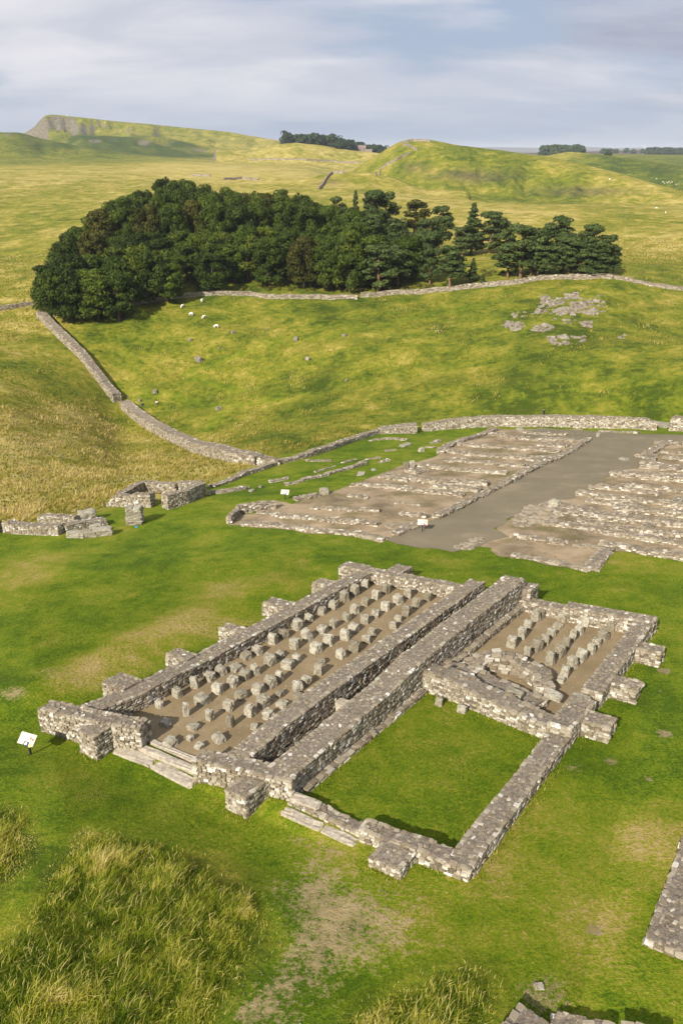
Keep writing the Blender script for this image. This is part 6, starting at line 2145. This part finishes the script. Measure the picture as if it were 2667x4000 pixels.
for (px, py), rad, wt_ in DRYL:
    qq = on_plane(np.array(px), np.array(py))
    dl = dl + wt_ * np.exp(-(((x - qq[0]) ** 2 + (y - qq[1]) ** 2) / rad ** 2))
n = len(x)
tone = np.clip(dl + .5 * fbm(x / 3.0, y / 3.0, 131, 3) + .35 * fbm(x / .5, y / .5, 133, 2) + rng.normal(0, .13, n), 0, 1)
h = rng.uniform(.025, .065, n) * np.clip(rr0 / 28, .8, 1.6)
wd = rng.uniform(.006, .014, n) * np.clip(rr0 / 28, .8, 2)
a = rng.uniform(0, 2 * np.pi, n)
side = np.stack([np.cos(a), np.sin(a), 0 * a], -1) * wd[:, None]
Pb = np.column_stack([x, y, zt - .005])
tip = Pb + np.stack([rng.normal(.25, .4, n) * h, rng.normal(.1, .4, n) * h, h], -1)
V = np.stack([Pb - side, Pb + side, tip], 1).reshape(-1, 3)
link('turf', mesh_np('turf', V, np.arange(len(V)), 3, M['short'], False, np.repeat(tone, 3)), None, (0, 0, 0), 'short green turf of the lawn round the granaries', 'grass', None, 'stuff')
print('turf', n)

# loose pebbles on the gravel, the earth and the road
pp = []
for poly, n, s0, s1 in (([tuple(ab(*q)) for q in ((2.2, 1), (9.9, 1.2), (9.9, 25.2), (2.2, 25.2))], 900, .03, .11), ([tuple(ab(*q)) for q in ((14.6, 14.6), (21.6, 13.9), (21.6, 25.4), (14.6, 25.4))], 400, .03, .11), (LB_POLY, 1100, .05, .17), (RB_POLY, 1100, .05, .17), (ROAD, 600, .03, .09), (SOILP, 160, .02, .05)):
    po = np.array(poly)
    q = rng.uniform(po.min(0), po.max(0), (n * 3, 2))
    q = q[in_poly(q[:, 0], q[:, 1], poly)][:n]
    sz = rng.uniform(s0, s1, len(q)) * rng.uniform(.5, 1.0, len(q))
    pp.append(np.column_stack([q, gz(q[:, 0], q[:, 1]) + .05, sz, sz * rng.uniform(.6, 1, len(q)), sz * .55, rng.uniform(0, 3.1, len(q)), rng.normal(0, .2, (len(q), 2)), np.zeros((len(q), 3))]))
v, f, t = merge_stones(np.concatenate(pp), BLOCKS, np.zeros(3))
t = t * .5
link('pebbles', mesh_np('pebbles', v, f, 4, M['stone'], False, t), None, (0, 0, 0), 'loose pebbles scattered over the gravel and bare earth', 'pebbles', None, 'stuff')

# weeds and longer grass at the feet of the granary walls
foot = []
for p0, p1, nn in (((.75, -.2), (.75, 26), 2600), ((-1.7, -1.55), (4.8, -.2), 900), ((9, -.5), (14.1, .6), 700), ((23.1, .8), (23.1, 27), 2600), ((14.4, -.3), (23, .4), 900), ((21.8, 1.4), (21.8, 11), 900), ((14.6, 2), (14.1, 12.2), 1200), ((14.2, 12.3), (21.8, 11.2), 900), ((0, 26.7), (23, 27.0), 1600),
                   ((1.8, -1.75), (3.6, -1.75), 250), ((11.7, -1.1), (13.2, -1.1), 250), ((19.2, -.9), (20.8, -.9), 250)):
    t = rng.random(nn)[:, None]
    foot.append(np.array(p0) * (1 - t) + np.array(p1) * t + rng.normal(0, .13, (nn, 2)))
foot = np.concatenate(foot)
fx = ab(foot[:, 0], foot[:, 1])
keep = fbm(fx[:, 0] / 1.1, fx[:, 1] / 1.1, 151, 3) > rng.uniform(-.35, .25, len(fx))
fx = fx[keep]
v, f, t = blades(np.column_stack([fx, gz(fx[:, 0], fx[:, 1]) - .01]), rng.uniform(.05, .19, len(fx)), rng.uniform(.008, .02, len(fx)), np.array([.1, .05]), np.clip(rng.normal(.5, .22, len(fx)), 0, 1))
link('weeds', mesh_np('weeds', v, f, 4, M['tall'], False, t), None, (0, 0, 0), 'weeds and longer grass at the feet of the granary walls', 'grass', None, 'stuff')

# ------------------------------------------------------------------ haze
hz = NT('haze')
hz.t.nodes.clear()
ho = hz.n('ShaderNodeOutputMaterial')
hv = hz.n('ShaderNodeVolumePrincipled')
hv.inputs['Color'].default_value = (0.80, 0.88, 1.0, 1)
hv.inputs['Density'].default_value = 7.5e-5
hv.inputs['Anisotropy'].default_value = 0.0
hz.t.links.new(hv.outputs[0], ho.inputs['Volume'])
zlo, zhi = float(G_Z.min()) - 3.0, float(G_Z.max()) + 25.0
link('haze', boxes_mesh('haze', [((0, 0, (zlo + zhi) / 2), (61000, 61000, zhi - zlo))], hz.m), None, (0, 0, 0), 'thin blue haze in the air over the far moors', 'haze', None, 'stuff')
SC.cycles.volume_bounces = 0
print('stones', STONE_COUNT, 'wood trees', count)
